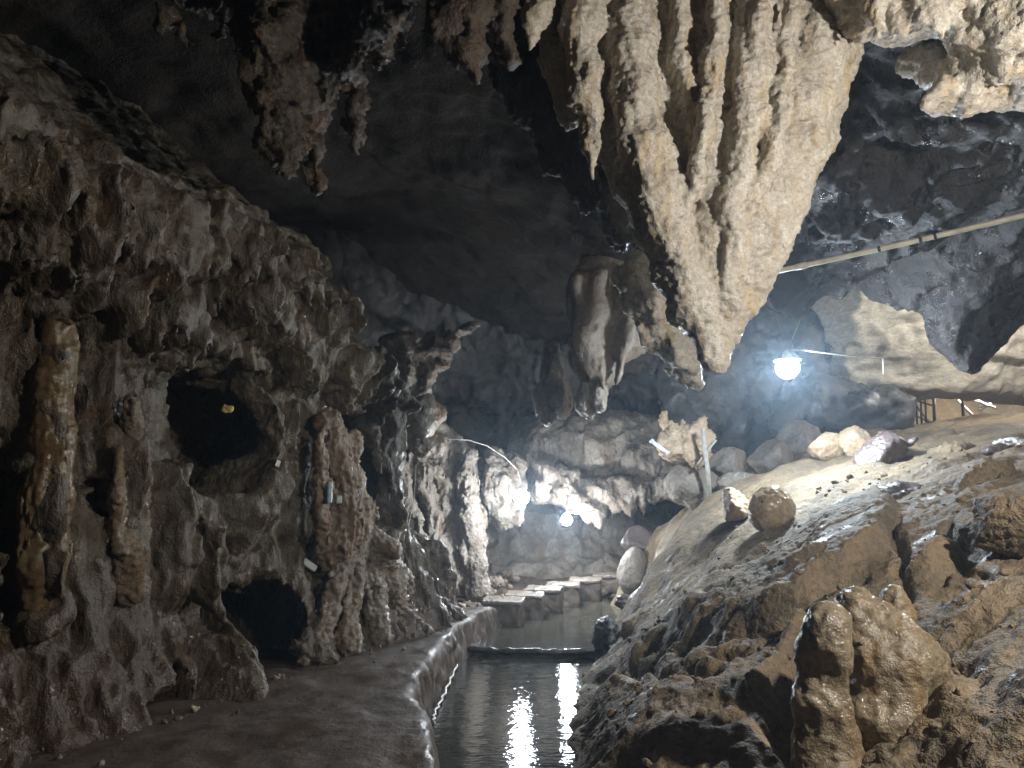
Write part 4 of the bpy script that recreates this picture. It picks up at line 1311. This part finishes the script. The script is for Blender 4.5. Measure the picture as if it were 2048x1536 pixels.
# pale slab with torn edges in the middle distance
pr = [('e', P(1370, 885, 11.6), (S(58, 11.6), .16, S(34, 11.6)), 0, .35)] + chain([(1332, 830, 11.8, 12), (1345, 880, 11.7, 20), (1395, 915, 11.5, 16)]) + chain([(1365, 845, 11.8, 8), (1370, 880, 11.6, 22)]) + chain([(1405, 848, 11.7, 14), (1400, 900, 11.6, 22)])
o = rock('leaning_slab', pr, .04, .025, M['tan'], ((.04, .25, 'n'), (.03, .14, 'c')), DET(.9), (.05, .3), seed=7)
tag(o, 'pale torn slab of flowstone beside the wooden post', 'rock slab')
boulder(1385, 965, 11.8, 62, 50, M['far'], 'broken rock mass that props up the pale torn slab', cuts=7, seed=19, vox=.03)
for i, (px, py, d, rx, ry, lab) in enumerate((
        (1460, 925, 12.0, 50, 32, 'grey rock heap just beyond the wooden post'), (1545, 915, 12.6, 60, 36, 'rounded grey rock in the shade behind the egg-shaped boulder'),
        (1590, 880, 13.0, 50, 40, 'dim bluish rock mound straight under the brightest lamp'), (1480, 965, 11.0, 60, 22, 'low brown rock ledge behind the pale rounded boulder'))):
    boulder(px, py, d, rx, ry, M['far'], lab, cuts=6, seed=20 + i, vox=.035)
# dark knobs of rock beyond the end of the big wall
pr = chain([(830, 790, 11.8, 30), (838, 730, 11.9, 34), (868, 695, 12.1, 26), (905, 678, 12.2, 16), (942, 652, 12.3, 5)]) + chain([(850, 720, 11.9, 24), (880, 715, 12.0, 20), (905, 700, 12.1, 8)]) + chain([(800, 700, 11.8, 40), (815, 780, 11.7, 30)])
o = rock('rock_outcrop', pr, .06, .03, M['far'], ((.06, .3, 'n'), (.05, .16, 'c')), DET(1.3), (.08, .3), seed=25)
tag(o, 'pale ragged outcrop jutting high into the dark gap', 'rock outcrop')
boulder(845, 835, 11.0, 36, 40, M['far'], 'knobbly dark rock bulge where the wire starts', seed=27, amp=1.5, vox=.03)
boulder(855, 888, 11.3, 40, 26, M['far'], 'ragged rock bulge hanging over the pale draped flowstone', seed=28, amp=1.6, vox=.03)

# stalagmite group in the foreground
def stalagmite(lists, label, seed, vox=.013, k=.05):
    pr = []
    for l in lists:
        pr += chain(l)
    o = rock('stalagmite', pr, k, vox, M['stalagmite'], ((.018, .3, 'n'), (.007, (.10, .10, .28), 'r'), (.005, .1, 'n')), DET(.22), (.025, .3), pad=.1, seed=seed)
    return tag(o, label, 'stalagmite')


stalagmite([[(1657, 1258, 3.75, 40), (1652, 1300, 3.75, 44), (1645, 1400, 3.75, 44), (1660, 1500, 3.75, 60), (1670, 1600, 3.7, 80)]], 'short wet stalagmite with a rounded shining top', 1)
stalagmite([[(1712, 1212, 4.0, 32), (1730, 1270, 4.0, 62), (1775, 1330, 3.95, 88), (1770, 1430, 3.9, 90), (1760, 1560, 3.9, 90)], [(1765, 1240, 3.95, 40), (1830, 1330, 3.9, 50), (1850, 1400, 3.9, 40)]],
           'broad lumpy stalagmite with a glossy ochre crown', 2)
stalagmite([[(1787, 1200, 4.05, 24), (1790, 1225, 4.05, 30), (1800, 1290, 4.05, 40)]], 'small knob-like stalagmite beside the glossy ochre crown', 3)
# pale stones at the foot of the wall
M['pale'] = rock_mat('pale_stone', [(.42, .38, .28), (.36, .31, .22), (.48, .44, .33)], 3, (.5, .8), .5, wet=.1)
for i, (px, py, rx, ry, lab) in enumerate(((138, 1464, 22, 16, 'palest fist-sized stone lying at the foot of the wall'), (112, 1446, 13, 8, 'small greyish stone behind the palest one'), (76, 1480, 8, 5, 'tiny pale stone nearest the picture corner'), (388, 1416, 9, 5, 'tiny flat stone at the edge of the path'))):
    g = ground_pt(px, py + ry)
    boulder(px, py, float(g[1]), rx, ry, M['pale'], lab, seed=30 + i, vox=.008, amp=1.2, name='stone', cat='stone')
# stones on the mud by the far bank
for i, (px, py, rx, ry, lab) in enumerate(((1012, 1146, 14, 9, 'brown stone on the mud bank behind the blocks'), (990, 1165, 20, 12, 'larger brown stone at the back of the mud bank'), (930, 1183, 10, 8, 'small grey cube-like stone on the mud bank'), (1030, 1158, 9, 7, 'small stone beside the brown one on the mud bank'))):
    g = ground_pt(px, py + ry, -.2)
    boulder(px, py, float(g[1]), rx, ry, M['far'], lab, seed=36 + i, vox=.018, amp=1.2, name='stone', cat='stone')

# ------------------------------------------------------------------ flowstone on the big wall
M['ochre'] = rock_mat('ochre_flowstone', [(.17, .12, .056), (.13, .088, .044), (.20, .155, .095)], 1.4, (.22, .5), .5, wet=.8, streak=(.11, .06, .025))
M['greyflow'] = rock_mat('grey_wet_flowstone', [(.20, .17, .13), (.16, .13, .09), (.25, .22, .18)], 1.8, (.08, .3), .8, wet=.85, fine=1.8, streak=(.16, .10, .045))
def on_wall(pts, n0):
    return chain([(px, py, LW.dist(px, py, n0), r_) for (px, py, r_) in pts])


pr = on_wall([(112, 660, 26), (108, 760, 36), (98, 880, 40), (88, 1000, 40), (84, 1120, 42), (84, 1240, 34)], .03) + on_wall([(135, 700, 10), (130, 850, 12), (120, 1000, 16), (100, 1150, 16)], .13)
o = rock('flowstone_column', pr, .06, .018, M['ochre'], ((.012, .3, 'n'), (.014, (.08, .08, 1.4), 'r')), DET(.3), (.03, .6), seed=14)
tag(o, 'tall glossy ochre flowstone column on the big wall', 'flowstone')
pr = on_wall([(262, 810, 18), (268, 900, 24), (262, 1000, 28), (256, 1080, 36), (264, 1180, 30)], .07) + on_wall([(238, 900, 10), (232, 1000, 14), (236, 1100, 14)], .14)
o = rock('flowstone_column', pr, .05, .018, M['greyflow'], ((.012, .2, 'n'), (.012, (.07, .07, .8), 'r')), DET(.6), (.03, .4), seed=15)
tag(o, 'silvery wet flowstone rib glistening beside the alcove', 'flowstone')
pr = on_wall([(655, 850, 30), (672, 950, 42), (690, 1040, 52), (665, 1090, 40)], .12) + on_wall([(640, 870, 12), (645, 960, 14), (648, 1060, 12)], .3) + on_wall([(700, 870, 10), (708, 950, 16), (735, 1040, 16)], .2)
M['pillar'] = rock_mat('tan_flowstone', [(.20, .145, .09), (.16, .12, .085), (.24, .19, .13)], 1.2, (.35, .65), .7, wet=.2, streak=(.15, .085, .04), flute=.03)
o = rock('flowstone_pillar', pr, .06, .02, M['pillar'], ((.03, .3, 'n'), (.02, (.12, .12, .9), 'r')), DET(.8), (.04, .4), seed=16)
tag(o, 'tan flowstone pillar that carries the cable trunking', 'flowstone')
# the root-like foot
M['root'] = rock_mat('root_flowstone', [(.19, .145, .095), (.14, .115, .085), (.24, .20, .15)], 1.3, (.25, .6), .8, wet=.3, fine=1.5, streak=(.13, .075, .035), flute=.02)
pr = []
for (ax, ay, mx, my, bx, by, ra, rb) in ((690, 1095, 640, 1180, 618, 1300, 22, 22), (705, 1088, 690, 1180, 700, 1300, 26, 22), (735, 1085, 745, 1180, 765, 1275, 28, 20), (755, 1092, 785, 1170, 815, 1255, 30, 18), (770, 1102, 805, 1170, 850, 1232, 26, 12)):
    dt = 8.1 + (ax - 690) * .006
    de = float(ground_pt(bx, by + 14, .0)[1]) + .1
    pr += chain([(ax, ay, dt, ra), (mx, my, (dt + de) / 2, (ra + rb) / 2), (bx, by, de, rb)])
for k in range(13):                      # the ribs themselves sweep down and outwards
    u = k / 12
    ax, ay = 680 + 100 * u, 1100 - 26 * math.sin(math.pi * min(1, u * 1.25)) + 14 * u
    bx = 604 + 284 * u ** 1.1
    by = 1328 - 112 * u ** 1.15
    de = float(ground_pt(bx, by, .02)[1])
    dt = 7.85 + .5 * u
    mx, my = ax + (bx - ax) * .38 + 8 * math.sin(k * 2.1), ay + (by - ay) * .55
    r0 = 9 + 3 * math.sin(k * 1.7)
    pr += chain([(ax, ay, dt, r0 + 3), (mx, my, dt * .55 + de * .45 - .12, r0), (bx * .8 + mx * .2, by * .86 + my * .14, de * .85 + dt * .15 - .05, r0), (bx, by, de, r0 + 2)])
pr += chain([(742, 1080, 8.2, 26), (786, 1106, 8.15, 15)]) + [('e', P(748, 1102, 8.4), (.26, .26, .22), 0, 0)]
o = rock('flowstone_foot', pr, .035, .018, M['root'], ((.016, .3, 'n'), (.008, .12, 'n')), DET(.8), (.035, .35), seed=17)
tag(o, 'root-like ribbed flowstone foot spreading onto the path', 'flowstone')
# ================================================================== things people left here
# stepping blocks
M['block'] = rock_mat('shaded_concrete_block', [(.11, .082, .06), (.09, .066, .048), (.14, .11, .085)], 1.5, (.35, .65), .3, wet=.4)  # block sides coloured darker for the shade they stand in
M['block_top'] = rock_mat('pale_block_top', [(.15, .125, .10), (.125, .10, .078), (.19, .16, .13)], 2, (.25, .5), .25, wet=.5)
BL = [(1007, 1197, 'first stepping block where the path meets the water'), (1050, 1185.5, 'second stepping block from the path'), (1088, 1175, 'third stepping block from the path'),
      (1126, 1166, 'fourth stepping block from the path, shining wet'), (1171, 1156.5, 'fifth stepping block from the path'), (1217, 1147.5, 'last stepping block, beside the upright brown rock')]
for i, (px, py, lab) in enumerate(BL):
    zt = .035 + .012 * ((i * 7) % 3 - 1)
    c = ground_pt(px, py, zt)
    e = empty('stepping_block', (c[0], c[1], -.75))
    tag(e, lab, 'stepping block', 'concrete stepping blocks across the stream')
    w_ = .272 - .004 * i
    rz = -.12 + .05 * math.sin(i * 2.3)
    rock('body', [('b', np.array((c[0], c[1], (zt - .05 - .75) / 2)), (w_, .225, (zt - .05 + .75) / 2), rz, .02)], .01, .022, M['block'], ((.016, .2, 'n'), (.010, .07, 'n')), None, (.012, .3), pad=.03, parent=e, seed=i, origin=(c[0], c[1], -.75))
    rock('top_slab', [('b', np.array((c[0], c[1], zt - .03)), (w_ + .015, .242, .03), rz, .015)], .01, .016, M['block_top'], ((.010, .2, 'n'), (.007, .06, 'n')), None, (.010, .25), pad=.03, parent=e, seed=i + 9)


# lamps: an opal globe in a white holder on a cord
def glow(name, col, strength):
    m = bpy.data.materials.new(name)
    m.use_nodes = True
    bs = m.node_tree.nodes['Principled BSDF']
    bs.inputs['Base Color'].default_value = (.8, .8, .8, 1)
    bs.inputs['Emission Color'].default_value = tuple(col) + (1,)
    bs.inputs['Emission Strength'].default_value = strength
    m.cycles.emission_sampling = 'FRONT'
    return m


M['holder'] = plain('white_plastic', (.6, .6, .58), .4)
M['cord'] = plain('grey_cord', (.30, .28, .25), .5)
def lathe(name, prof, mat, c, parent=None, n=16):
    V, Fc = [], []
    for (r, z) in prof:
        for k in range(n):
            a = 2 * math.pi * k / n
            V.append((c[0] + r * math.cos(a), c[1] + r * math.sin(a), c[2] + z))
    for i in range(len(prof) - 1):
        for k in range(n):
            Fc.append((i * n + k, i * n + (k + 1) % n, (i + 1) * n + (k + 1) % n, (i + 1) * n + k))
    Fc.append(tuple(range(n))[::-1]); Fc.append(tuple(range((len(prof) - 1) * n, len(prof) * n)))
    return obj(name, V, Fc, mat, parent, c)


def lamp(c, r, strength, col, label, cords=(), shade=False):
    c = np.array(c, float)
    e = empty('lamp', c)
    tag(e, label, 'lamp')
    prof = [(r * math.sin(a), -r * math.cos(a)) for a in np.linspace(.12, math.pi - .45, 9)]
    lathe('globe', prof, glow('lamp_glass', col, strength), c, e, 14)
    lathe('holder', [(r * .44, r * .9), (r * .46, r * 1.0), (r * .40, r * 1.35), (r * .2, r * 1.5), (r * .08, r * 1.6)], M['holder'], c, e, 12)
    if shade:  # dish added to cut the lamp's upward light
        lathe('shade', [(r * 1.18, r * .62), (r * 1.20, r * .65), (r * 1.0, r * .86), (r * .5, r * .99), (r * .3, r * 1.02)], M['holder'], c, e, 20)
    for pts in cords:
        tube('cord', pts, .008, M['cord'], e, n=6)
    return e


for key, lab, cords in (('slope', 'brightest globe lamp hanging above the rocky slope', None), ('drape', 'globe lamp glaring against the pointed flowstone block', None), ('stream', 'globe lamp hanging lowest over the stream under the rock shelf', None)):
    pxd, r, st, colr = LAMPS[key]
    c = P(*pxd)
    top_ = c + np.array((0, 0, r * 1.6))
    if key == 'slope':
        cs = [[top_, P(1580, 690, 8.6), P(1600, 640, 8.6)], [top_, P(1592, 698, 8.6), P(1650, 706, 8.7), P(1720, 714, 8.9), P(1766, 717, 9.0)], [P(1766, 717, 9.0), P(1767, 748, 9.0)]]
    elif key == 'drape':
        cs = [[top_, P(1036, 940, 12.2), P(1010, 915, 12.1), P(975, 892, 12.0), P(937, 880, 11.9), P(870, 877, 11.6)]]
    else:
        cs = [[top_, P(1134, 1005, 13.6)], [top_, P(1160, 1028, 13.3), P(1190, 1020, 13.7)]]
    lamp(c, r, st, colr, lab, cs, shade=(key == 'slope'))
c, r, st, colr = KEY_LAMP
lamp(c, r, st, colr, 'globe lamp on the slope beside the viewer, outside the picture', [[np.array(c) + (0, 0, r * 1.6), np.array(c) + (.1, 0, 2.4)]])
c, r, st, colr = PASSAGE_LAMP
lamp(c, r, st, colr, 'globe lamp hidden in the passage behind the dark overhang', [[np.array(c) + (0, 0, r * 1.6), np.array(c) + (.0, .1, 2.2)]])
c, r, st, colr = STAIR_LAMP
lamp(c, r, st, colr, 'globe lamp over the far staircase, hidden by rock', [[np.array(c) + (0, 0, r * 1.6), np.array(c) + (.0, .1, 2.0)]])

# plastic water pipe along the roof with cable ties
M['pvc'] = plain('yellowed_pvc', (.50, .46, .36), .45, nscale=8)
M['tie'] = plain('black_tie', (.02, .02, .02), .5)
pa, pb = P(1400, 574, 7.7), P(2100, 418, 6.6)
e = empty('water_pipe', pa)
tag(e, 'long thin plastic water pipe slung below the dark roof', 'pipe')
pipe_at = lambda t: pa + (pb - pa) * t + np.array((0, 0, -.02 * math.sin(math.pi * t)))
tube('pipe', [pipe_at(t) for t in np.linspace(0, 1, 14)], .026, M['pvc'], e, n=12)
for t in (.545, .66, .70):
    p, q = pipe_at(t - .004), pipe_at(t + .004)
    tube('cable_tie', [p, q], .031, M['tie'], e, n=12)
p = pipe_at(.30); q = pipe_at(.335)
tube('coupling', [p, q], .033, M['pvc'], e, n=12)

# post and tube lamp by the pale slab
M['wood'] = plain('grey_wood', (.34, .31, .27), .6, nscale=12)
p = tube('wooden_post', [P(1406, 856, 11.1), P(1410, 900, 11.1), P(1416, 945, 11.1), P(1420, 995, 11.1)], .035, M['wood'], n=8)
tag(p, 'thin leaning wooden post in front of the pale slab', 'post')
p = tube('brace_stick', [P(1432, 880, 11.2), P(1412, 905, 11.15), P(1395, 930, 11.2)], .02, M['wood'], n=6)
tag(p, 'short dark stick propped across the leaning post', 'stick')
M['tube'] = plain('white_tube', (.75, .78, .8), .3)
e = empty('tube_lamp', P(1305, 883, 11.4))
tag(e, 'unlit white tube lamp fixed to the edge of the pale slab', 'lamp')
tube('tube', [P(1306, 884, 11.4), P(1334, 905, 11.4)], .028, M['tube'], e, n=10)
tube('end_cap', [P(1301, 880, 11.4), P(1306, 884, 11.4)], .036, M['holder'], e, n=10)
tube('end_cap', [P(1334, 905, 11.4), P(1338, 908, 11.4)], .036, M['holder'], e, n=10)

# electrics and scraps on the big wall
M['bluegrey'] = plain('blue_grey_plastic', (.20, .25, .28), .5)
M['greybox'] = plain('grey_plastic', (.30, .31, .28), .5)
M['white'] = plain('white_card', (.62, .66, .66), .5, nscale=10, var=.12)
M['yellow'] = plain('yellow_card', (.62, .50, .12), .6, nscale=12, var=.15)
WALL_N = np.array((_t[1], -_t[0], 0)); WALL_T = _t
def wall_hit(px, py):
    """first rock surface behind a pixel"""
    dg = bpy.context.evaluated_depsgraph_get()
    a = Vector((0, 0, CAM_Z)); b = Vector(P(px, py, 5.0)) - a
    ok, loc, nor, _, _, _ = sc.ray_cast(dg, a, b.normalized())
    return np.array(loc), np.array(nor)


def plate(name, px, py, w_, h_, t_, mat, label, cat, roll=0.0, stand=.02, parent=None, wob=0.0):
    loc, nor = wall_hit(px, py)
    n = WALL_N * .75 + np.array((0, -1, 0)) * .5
    n /= np.linalg.norm(n)
    x = np.cross(np.array((0, 0, 1.0)), n); x /= np.linalg.norm(x)
    y = np.cross(n, x)
    cr, sr = math.cos(roll), math.sin(roll)
    x, y = x * cr + y * sr, -x * sr + y * cr
    c = loc + n * stand
    V = [c + x * sx * w_ / 2 + y * sy * h_ / 2 + n * sz * t_ / 2 for sx in (-1, 1) for sy in (-1, 1) for sz in (-1, 1)]
    import bmesh
    bm = bmesh.new()
    bv = [bm.verts.new(v) for v in V]
    for f in [(0, 1, 3, 2), (4, 6, 7, 5), (0, 4, 5, 1), (2, 3, 7, 6), (0, 2, 6, 4), (1, 5, 7, 3)]:
        bm.faces.new([bv[i] for i in f])
    bmesh.ops.recalc_face_normals(bm, faces=bm.faces[:])
    bmesh.ops.bevel(bm, geom=bm.edges[:], offset=min(w_, h_, t_) * .2, segments=1, affect='EDGES')
    bm.verts.index_update()
    VV = [np.array(v.co) for v in bm.verts]; FF = [tuple(v.index for v in f.verts) for f in bm.faces]
    bm.free()
    o = obj(name, VV, FF, mat, parent, c, smooth=False)
    if label:
        tag(o, label, cat)
    return o, c, x, y, n


plate('conduit_box', 655, 985, S(11, 7.2), S(42, 7.2), .05, M['bluegrey'], 'narrow blue-grey cable trunking on the pale brown pillar', 'cable trunking', stand=.03)
sw, c, x, y, n = plate('wall_switch', 674, 999, S(14, 7.2), S(16, 7.2), .04, M['greybox'], 'small square grey switch beside the cable trunking', 'switch', stand=.03)
plate('white_box', 614, 1129, S(36, 6.8), S(14, 6.8), .05, M['white'], 'white plastic box lodged above the black hole', 'box', roll=-.6, stand=.05)
plate('white_scrap', 553, 927, S(9, 6.8), S(13, 6.8), .012, M['white'], 'small white paper scrap stuck to the rock by the alcove', 'scrap', roll=-.3, stand=.03)
M['foam'] = rock_mat('yellow_foam', [(.62, .50, .16), (.55, .43, .12), (.66, .55, .22)], 4, (.6, .8), .3, wet=.1)
foam = rock('yellow_marker', [('e', P(450, 818, 6.6), (.034, .02, .036), 0, 0), ('e', P(461, 818, 6.6), (.032, .02, .032), 0, 0)], .02, .006, M['foam'], ((.006, .04, 'n'),), None, (0, 1), pad=.03)
tag(foam, 'small yellow sponge-like marker in the mouth of the dark alcove', 'marker')
M['string'] = plain('pale_string', (.42, .38, .32), .6)
for nm, lab, pts in (('hanging_string', 'thin pale string hanging down to the root-like foot', [(832, 930, 10.6), (828, 1000, 10.5), (815, 1060, 10.3), (800, 1092, 10.1), (790, 1106, 9.9)]),
                     ('loose_wire', 'short wire bridging the dark gap beside the brown pillar', [(744, 1032, 9.0), (768, 1026, 9.6), (792, 1016, 10.4)])):
    tag(tube(nm, [P(*p) for p in pts], .006, M['string'], n=5), lab, 'string' if 'string' in nm else 'wire')
# pale cord washed along the foot of the path wall
M['rope'] = plain('wet_pale_rope', (.50, .46, .38), .3)
rp = [(1000, 1246), (962, 1258), (935, 1278), (925, 1300), (922, 1312), (905, 1350), (885, 1395), (868, 1428), (866, 1450)]
rp = [ground_pt(a, b, -.37) for a, b in rp]
rp2 = []
for i in range(len(rp) - 1):
    for k in range(5):
        q = rp[i] + (rp[i + 1] - rp[i]) * k / 5
        rp2.append(q + np.array((.012 * math.sin(3.1 * (i * 5 + k)), .02 * math.sin(1.7 * (i * 5 + k)), .004 * math.sin(2.3 * (i * 5 + k)))))
tag(tube('cord', rp2, .011, M['rope'], n=6), 'pale cord lying along the waterline of the path wall', 'cord')

# bag left on the slope
M['bagw'] = plain('white_sacking', (.62, .64, .62), .6, nscale=20)
M['bagb'] = plain('blue_cloth', (.06, .10, .34), .6, nscale=20)
e = empty('sack', P(2030, 905, 8.3))
tag(e, 'crumpled white and blue sack lying high on the slope', 'sack')
rock('white_end', [('e', P(2000, 890, 8.3), (.07, .08, .045), 0, .3), ('e', P(2030, 888, 8.3), (.12, .1, .06), 0, -.2)], .03, .015, M['bagw'], ((.02, .1, 'n'),), DET(.6), (.03, .1), parent=e)
rock('blue_fold', [('e', P(2032, 903, 8.2), (.12, .08, .045), 0, -.2), ('e', P(2070, 908, 8.2), (.16, .1, .06), 0, 0)], .03, .015, M['bagb'], ((.02, .1, 'n'),), DET(.6), (.03, .1), parent=e)

# far staircase in the lit opening
M['step'] = rock_mat('lime_stone_step', [(.48, .42, .30), (.42, .35, .24), (.54, .48, .36)], 1.2, (.5, .8), .4, wet=.1)
M['riser'] = rock_mat('step_riser', [(.13, .10, .065), (.10, .08, .05), (.16, .13, .09)], 1.2, (.5, .8), .4, wet=.1)
M['iron'] = plain('rusty_iron', (.07, .05, .045), .6)
M['paintrail'] = plain('white_paint', (.7, .72, .72), .45)
c0 = P(1892, 862, 19.5)
e = empty('staircase', c0)
tag(e, 'distant pale stone staircase glimpsed through the lit opening', 'staircase')
for k in range(9):
    a = c0 + np.array((-.9 + .05 * k, .24 * k, .155 * k))
    st_ = box('step', a + (0, .05, -.3), a + (2.3, .30, .088), M['riser'], e, .0, wob=.02, seed=k)
    box('tread', a + (-.02, 0, .090), a + (2.32, .30, .155), M['step'], st_, .01, wob=.01, seed=k)
e = empty('handrail', c0)
tag(e, 'white handrail with crossed bars beside the distant staircase', 'railing')
for i, (a, b) in enumerate((((1925, 792), (1990, 815)), ((1935, 788), (1975, 812)), ((1960, 820), (2005, 792)), ((1915, 800), (1945, 830)), ((1950, 790), (2015, 792)))):
    tube('bar', [P(*a, 19.0), P(*b, 18.9)], .035, M['paintrail'], e, n=6)
e = empty('iron_fence', P(1867, 860, 17.5))
tag(e, 'rusty iron fence posts at the mouth of the lit opening', 'fence')
for px in (1832, 1841, 1850, 1867, 1925):
    tube('post', [P(px, 783, 17.5), P(px + 3, 865, 17.5)], .022 if px < 1860 else .035, M['iron'], e, n=6)
for (a, b) in (((1828, 800), (1868, 812)), ((1830, 830), (1870, 850)), ((1832, 812), (1868, 856))):
    tube('rail', [P(*a, 17.5), P(*b, 17.5)], .018, M['iron'], e, n=6)
# end of the chamber that holds the stairs
SW = Relief((0, 22.5, 0), (1, 0, 0), (0, 0, 1), (0, -1, 0), 5.0, 19.0, 0.0, 8.0, .08)
SW.h += .3 * noise(SW.Sg, SW.Zg, 0 * SW.Sg, 2.5, 1) + .1 * noise(SW.Sg, SW.Zg, 0 * SW.Sg, .8, 2)
struct(SW.mesh('wall_stairwell', M['beige'], .1, -1.0, 1.2, .1, .8, (.03, .4)))

# ------------------------------------------------------------------ grit and pebbles
def gravel(name, spots, mat, label, seed):
    """one loose scatter of small stones, each dropped onto the ground below it; spots: (x, y, start z, size)"""
    rr = np.random.default_rng(seed)
    import bmesh
    bm = bmesh.new()
    bmesh.ops.create_icosphere(bm, subdivisions=2, radius=1)
    bm.verts.index_update()
    bv = np.array([v.co[:] for v in bm.verts]); bf = np.array([[v.index for v in f.verts] for f in bm.faces])
    bm.free()
    dg = bpy.context.evaluated_depsgraph_get()
    V, Fc = [], []
    n = 0
    for (x, y, z, sz) in spots:
        ok, loc, nor, _, ob, _ = sc.ray_cast(dg, (x, y, z), (0, 0, -1), distance=3.0)
        if not ok or ob.name.startswith('water') or nor[2] < .25:
            continue
        b = bv * (1 + .22 * noise(bv[:, 0] + x * 9, bv[:, 1] + y * 9, bv[:, 2], 1.6, 1)[:, None])
        for _ in range(3):
            m_ = rr.normal(size=3); m_ /= np.linalg.norm(m_)
            dd = b @ m_
            b = b - np.maximum(dd - .55, 0)[:, None] * m_
        b = b * rr.uniform(.6, 1.2, 3) * sz
        a = rr.uniform(0, 6.28)
        b = np.stack([b[:, 0] * math.cos(a) - b[:, 1] * math.sin(a), b[:, 0] * math.sin(a) + b[:, 1] * math.cos(a), b[:, 2]], 1)
        V.append(b + np.array(loc) + (0, 0, sz * .25)); Fc.append(bf + n); n += len(b)
    o = obj(name, np.concatenate(V), np.concatenate(Fc), mat)
    o['kind'] = 'stuff'; o['label'] = label; o['category'] = 'gravel'
    return o


rg = np.random.default_rng(3)
bpy.context.view_layer.update()
sp = []
while len(sp) < 700:
    y = 2.4 + 6.0 * rg.random() ** 1.1
    x = .6 + rg.random() * (2.6 + .45 * y)
    zz = float(tps(np.array([x]), np.array([y]))[0])
    if noise(np.array([x]), np.array([y]), np.zeros(1), .9, 2)[0] + .25 * rg.normal() < .12:
        continue
    sp.append((x, y, zz + .5, .008 + .030 * rg.random() ** 4 + .002 * y * rg.random()))
gravel('gravel', sp, M['slope'], 'loose grit and small stones scattered over the rocky bank', 1)
sp = []
for _ in range(150):
    q = rg.random()
    s_ = -1.0 + 6.6 * q
    b = np.array((-3.2, 4.8)) + s_ * _t[:2] + np.array((_t[1], -_t[0])) * (.22 + abs(rg.normal()) * .25)
    sp.append((b[0], b[1], .35, .006 + .022 * rg.random() ** 3))
for _ in range(160):
    sp.append((-1.4 + 1.4 * rg.random(), 10.4 + 4.5 * rg.random(), .3, .015 + .05 * rg.random() ** 2))
gravel('gravel', sp, M['root'], 'small stones and grit along the foot of the big wall and the mud bank', 2)

# ------------------------------------------------------------------ damp air
def haze(lo, hi, density, col):
    lo = np.array(lo, float); hi = np.array(hi, float)
    V = [(x, y, z) for x in (lo[0], hi[0]) for y in (lo[1], hi[1]) for z in (lo[2], hi[2])]
    Fc = [(0, 1, 3, 2), (4, 6, 7, 5), (0, 4, 5, 1), (2, 3, 7, 6), (0, 2, 6, 4), (1, 5, 7, 3)]
    m = bpy.data.materials.new('damp_air')
    m.use_nodes = True
    nt = m.node_tree
    nt.nodes.clear()
    out = nt.nodes.new('ShaderNodeOutputMaterial')
    v = nt.nodes.new('ShaderNodeVolumePrincipled')
    v.inputs['Color'].default_value = tuple(col) + (1,)
    v.inputs['Density'].default_value = density
    v.inputs['Anisotropy'].default_value = .75
    nt.links.new(v.outputs[0], out.inputs['Volume'])
    o = obj('haze', V, Fc, m, smooth=False)
    o['kind'] = 'stuff'
    o['label'] = 'thin damp haze filling the whole cave'
    o['category'] = 'haze'
    return o


haze((-10, -4, -2.0), (18, 26, 8.5), .0048, (.64, .82, 1.0))
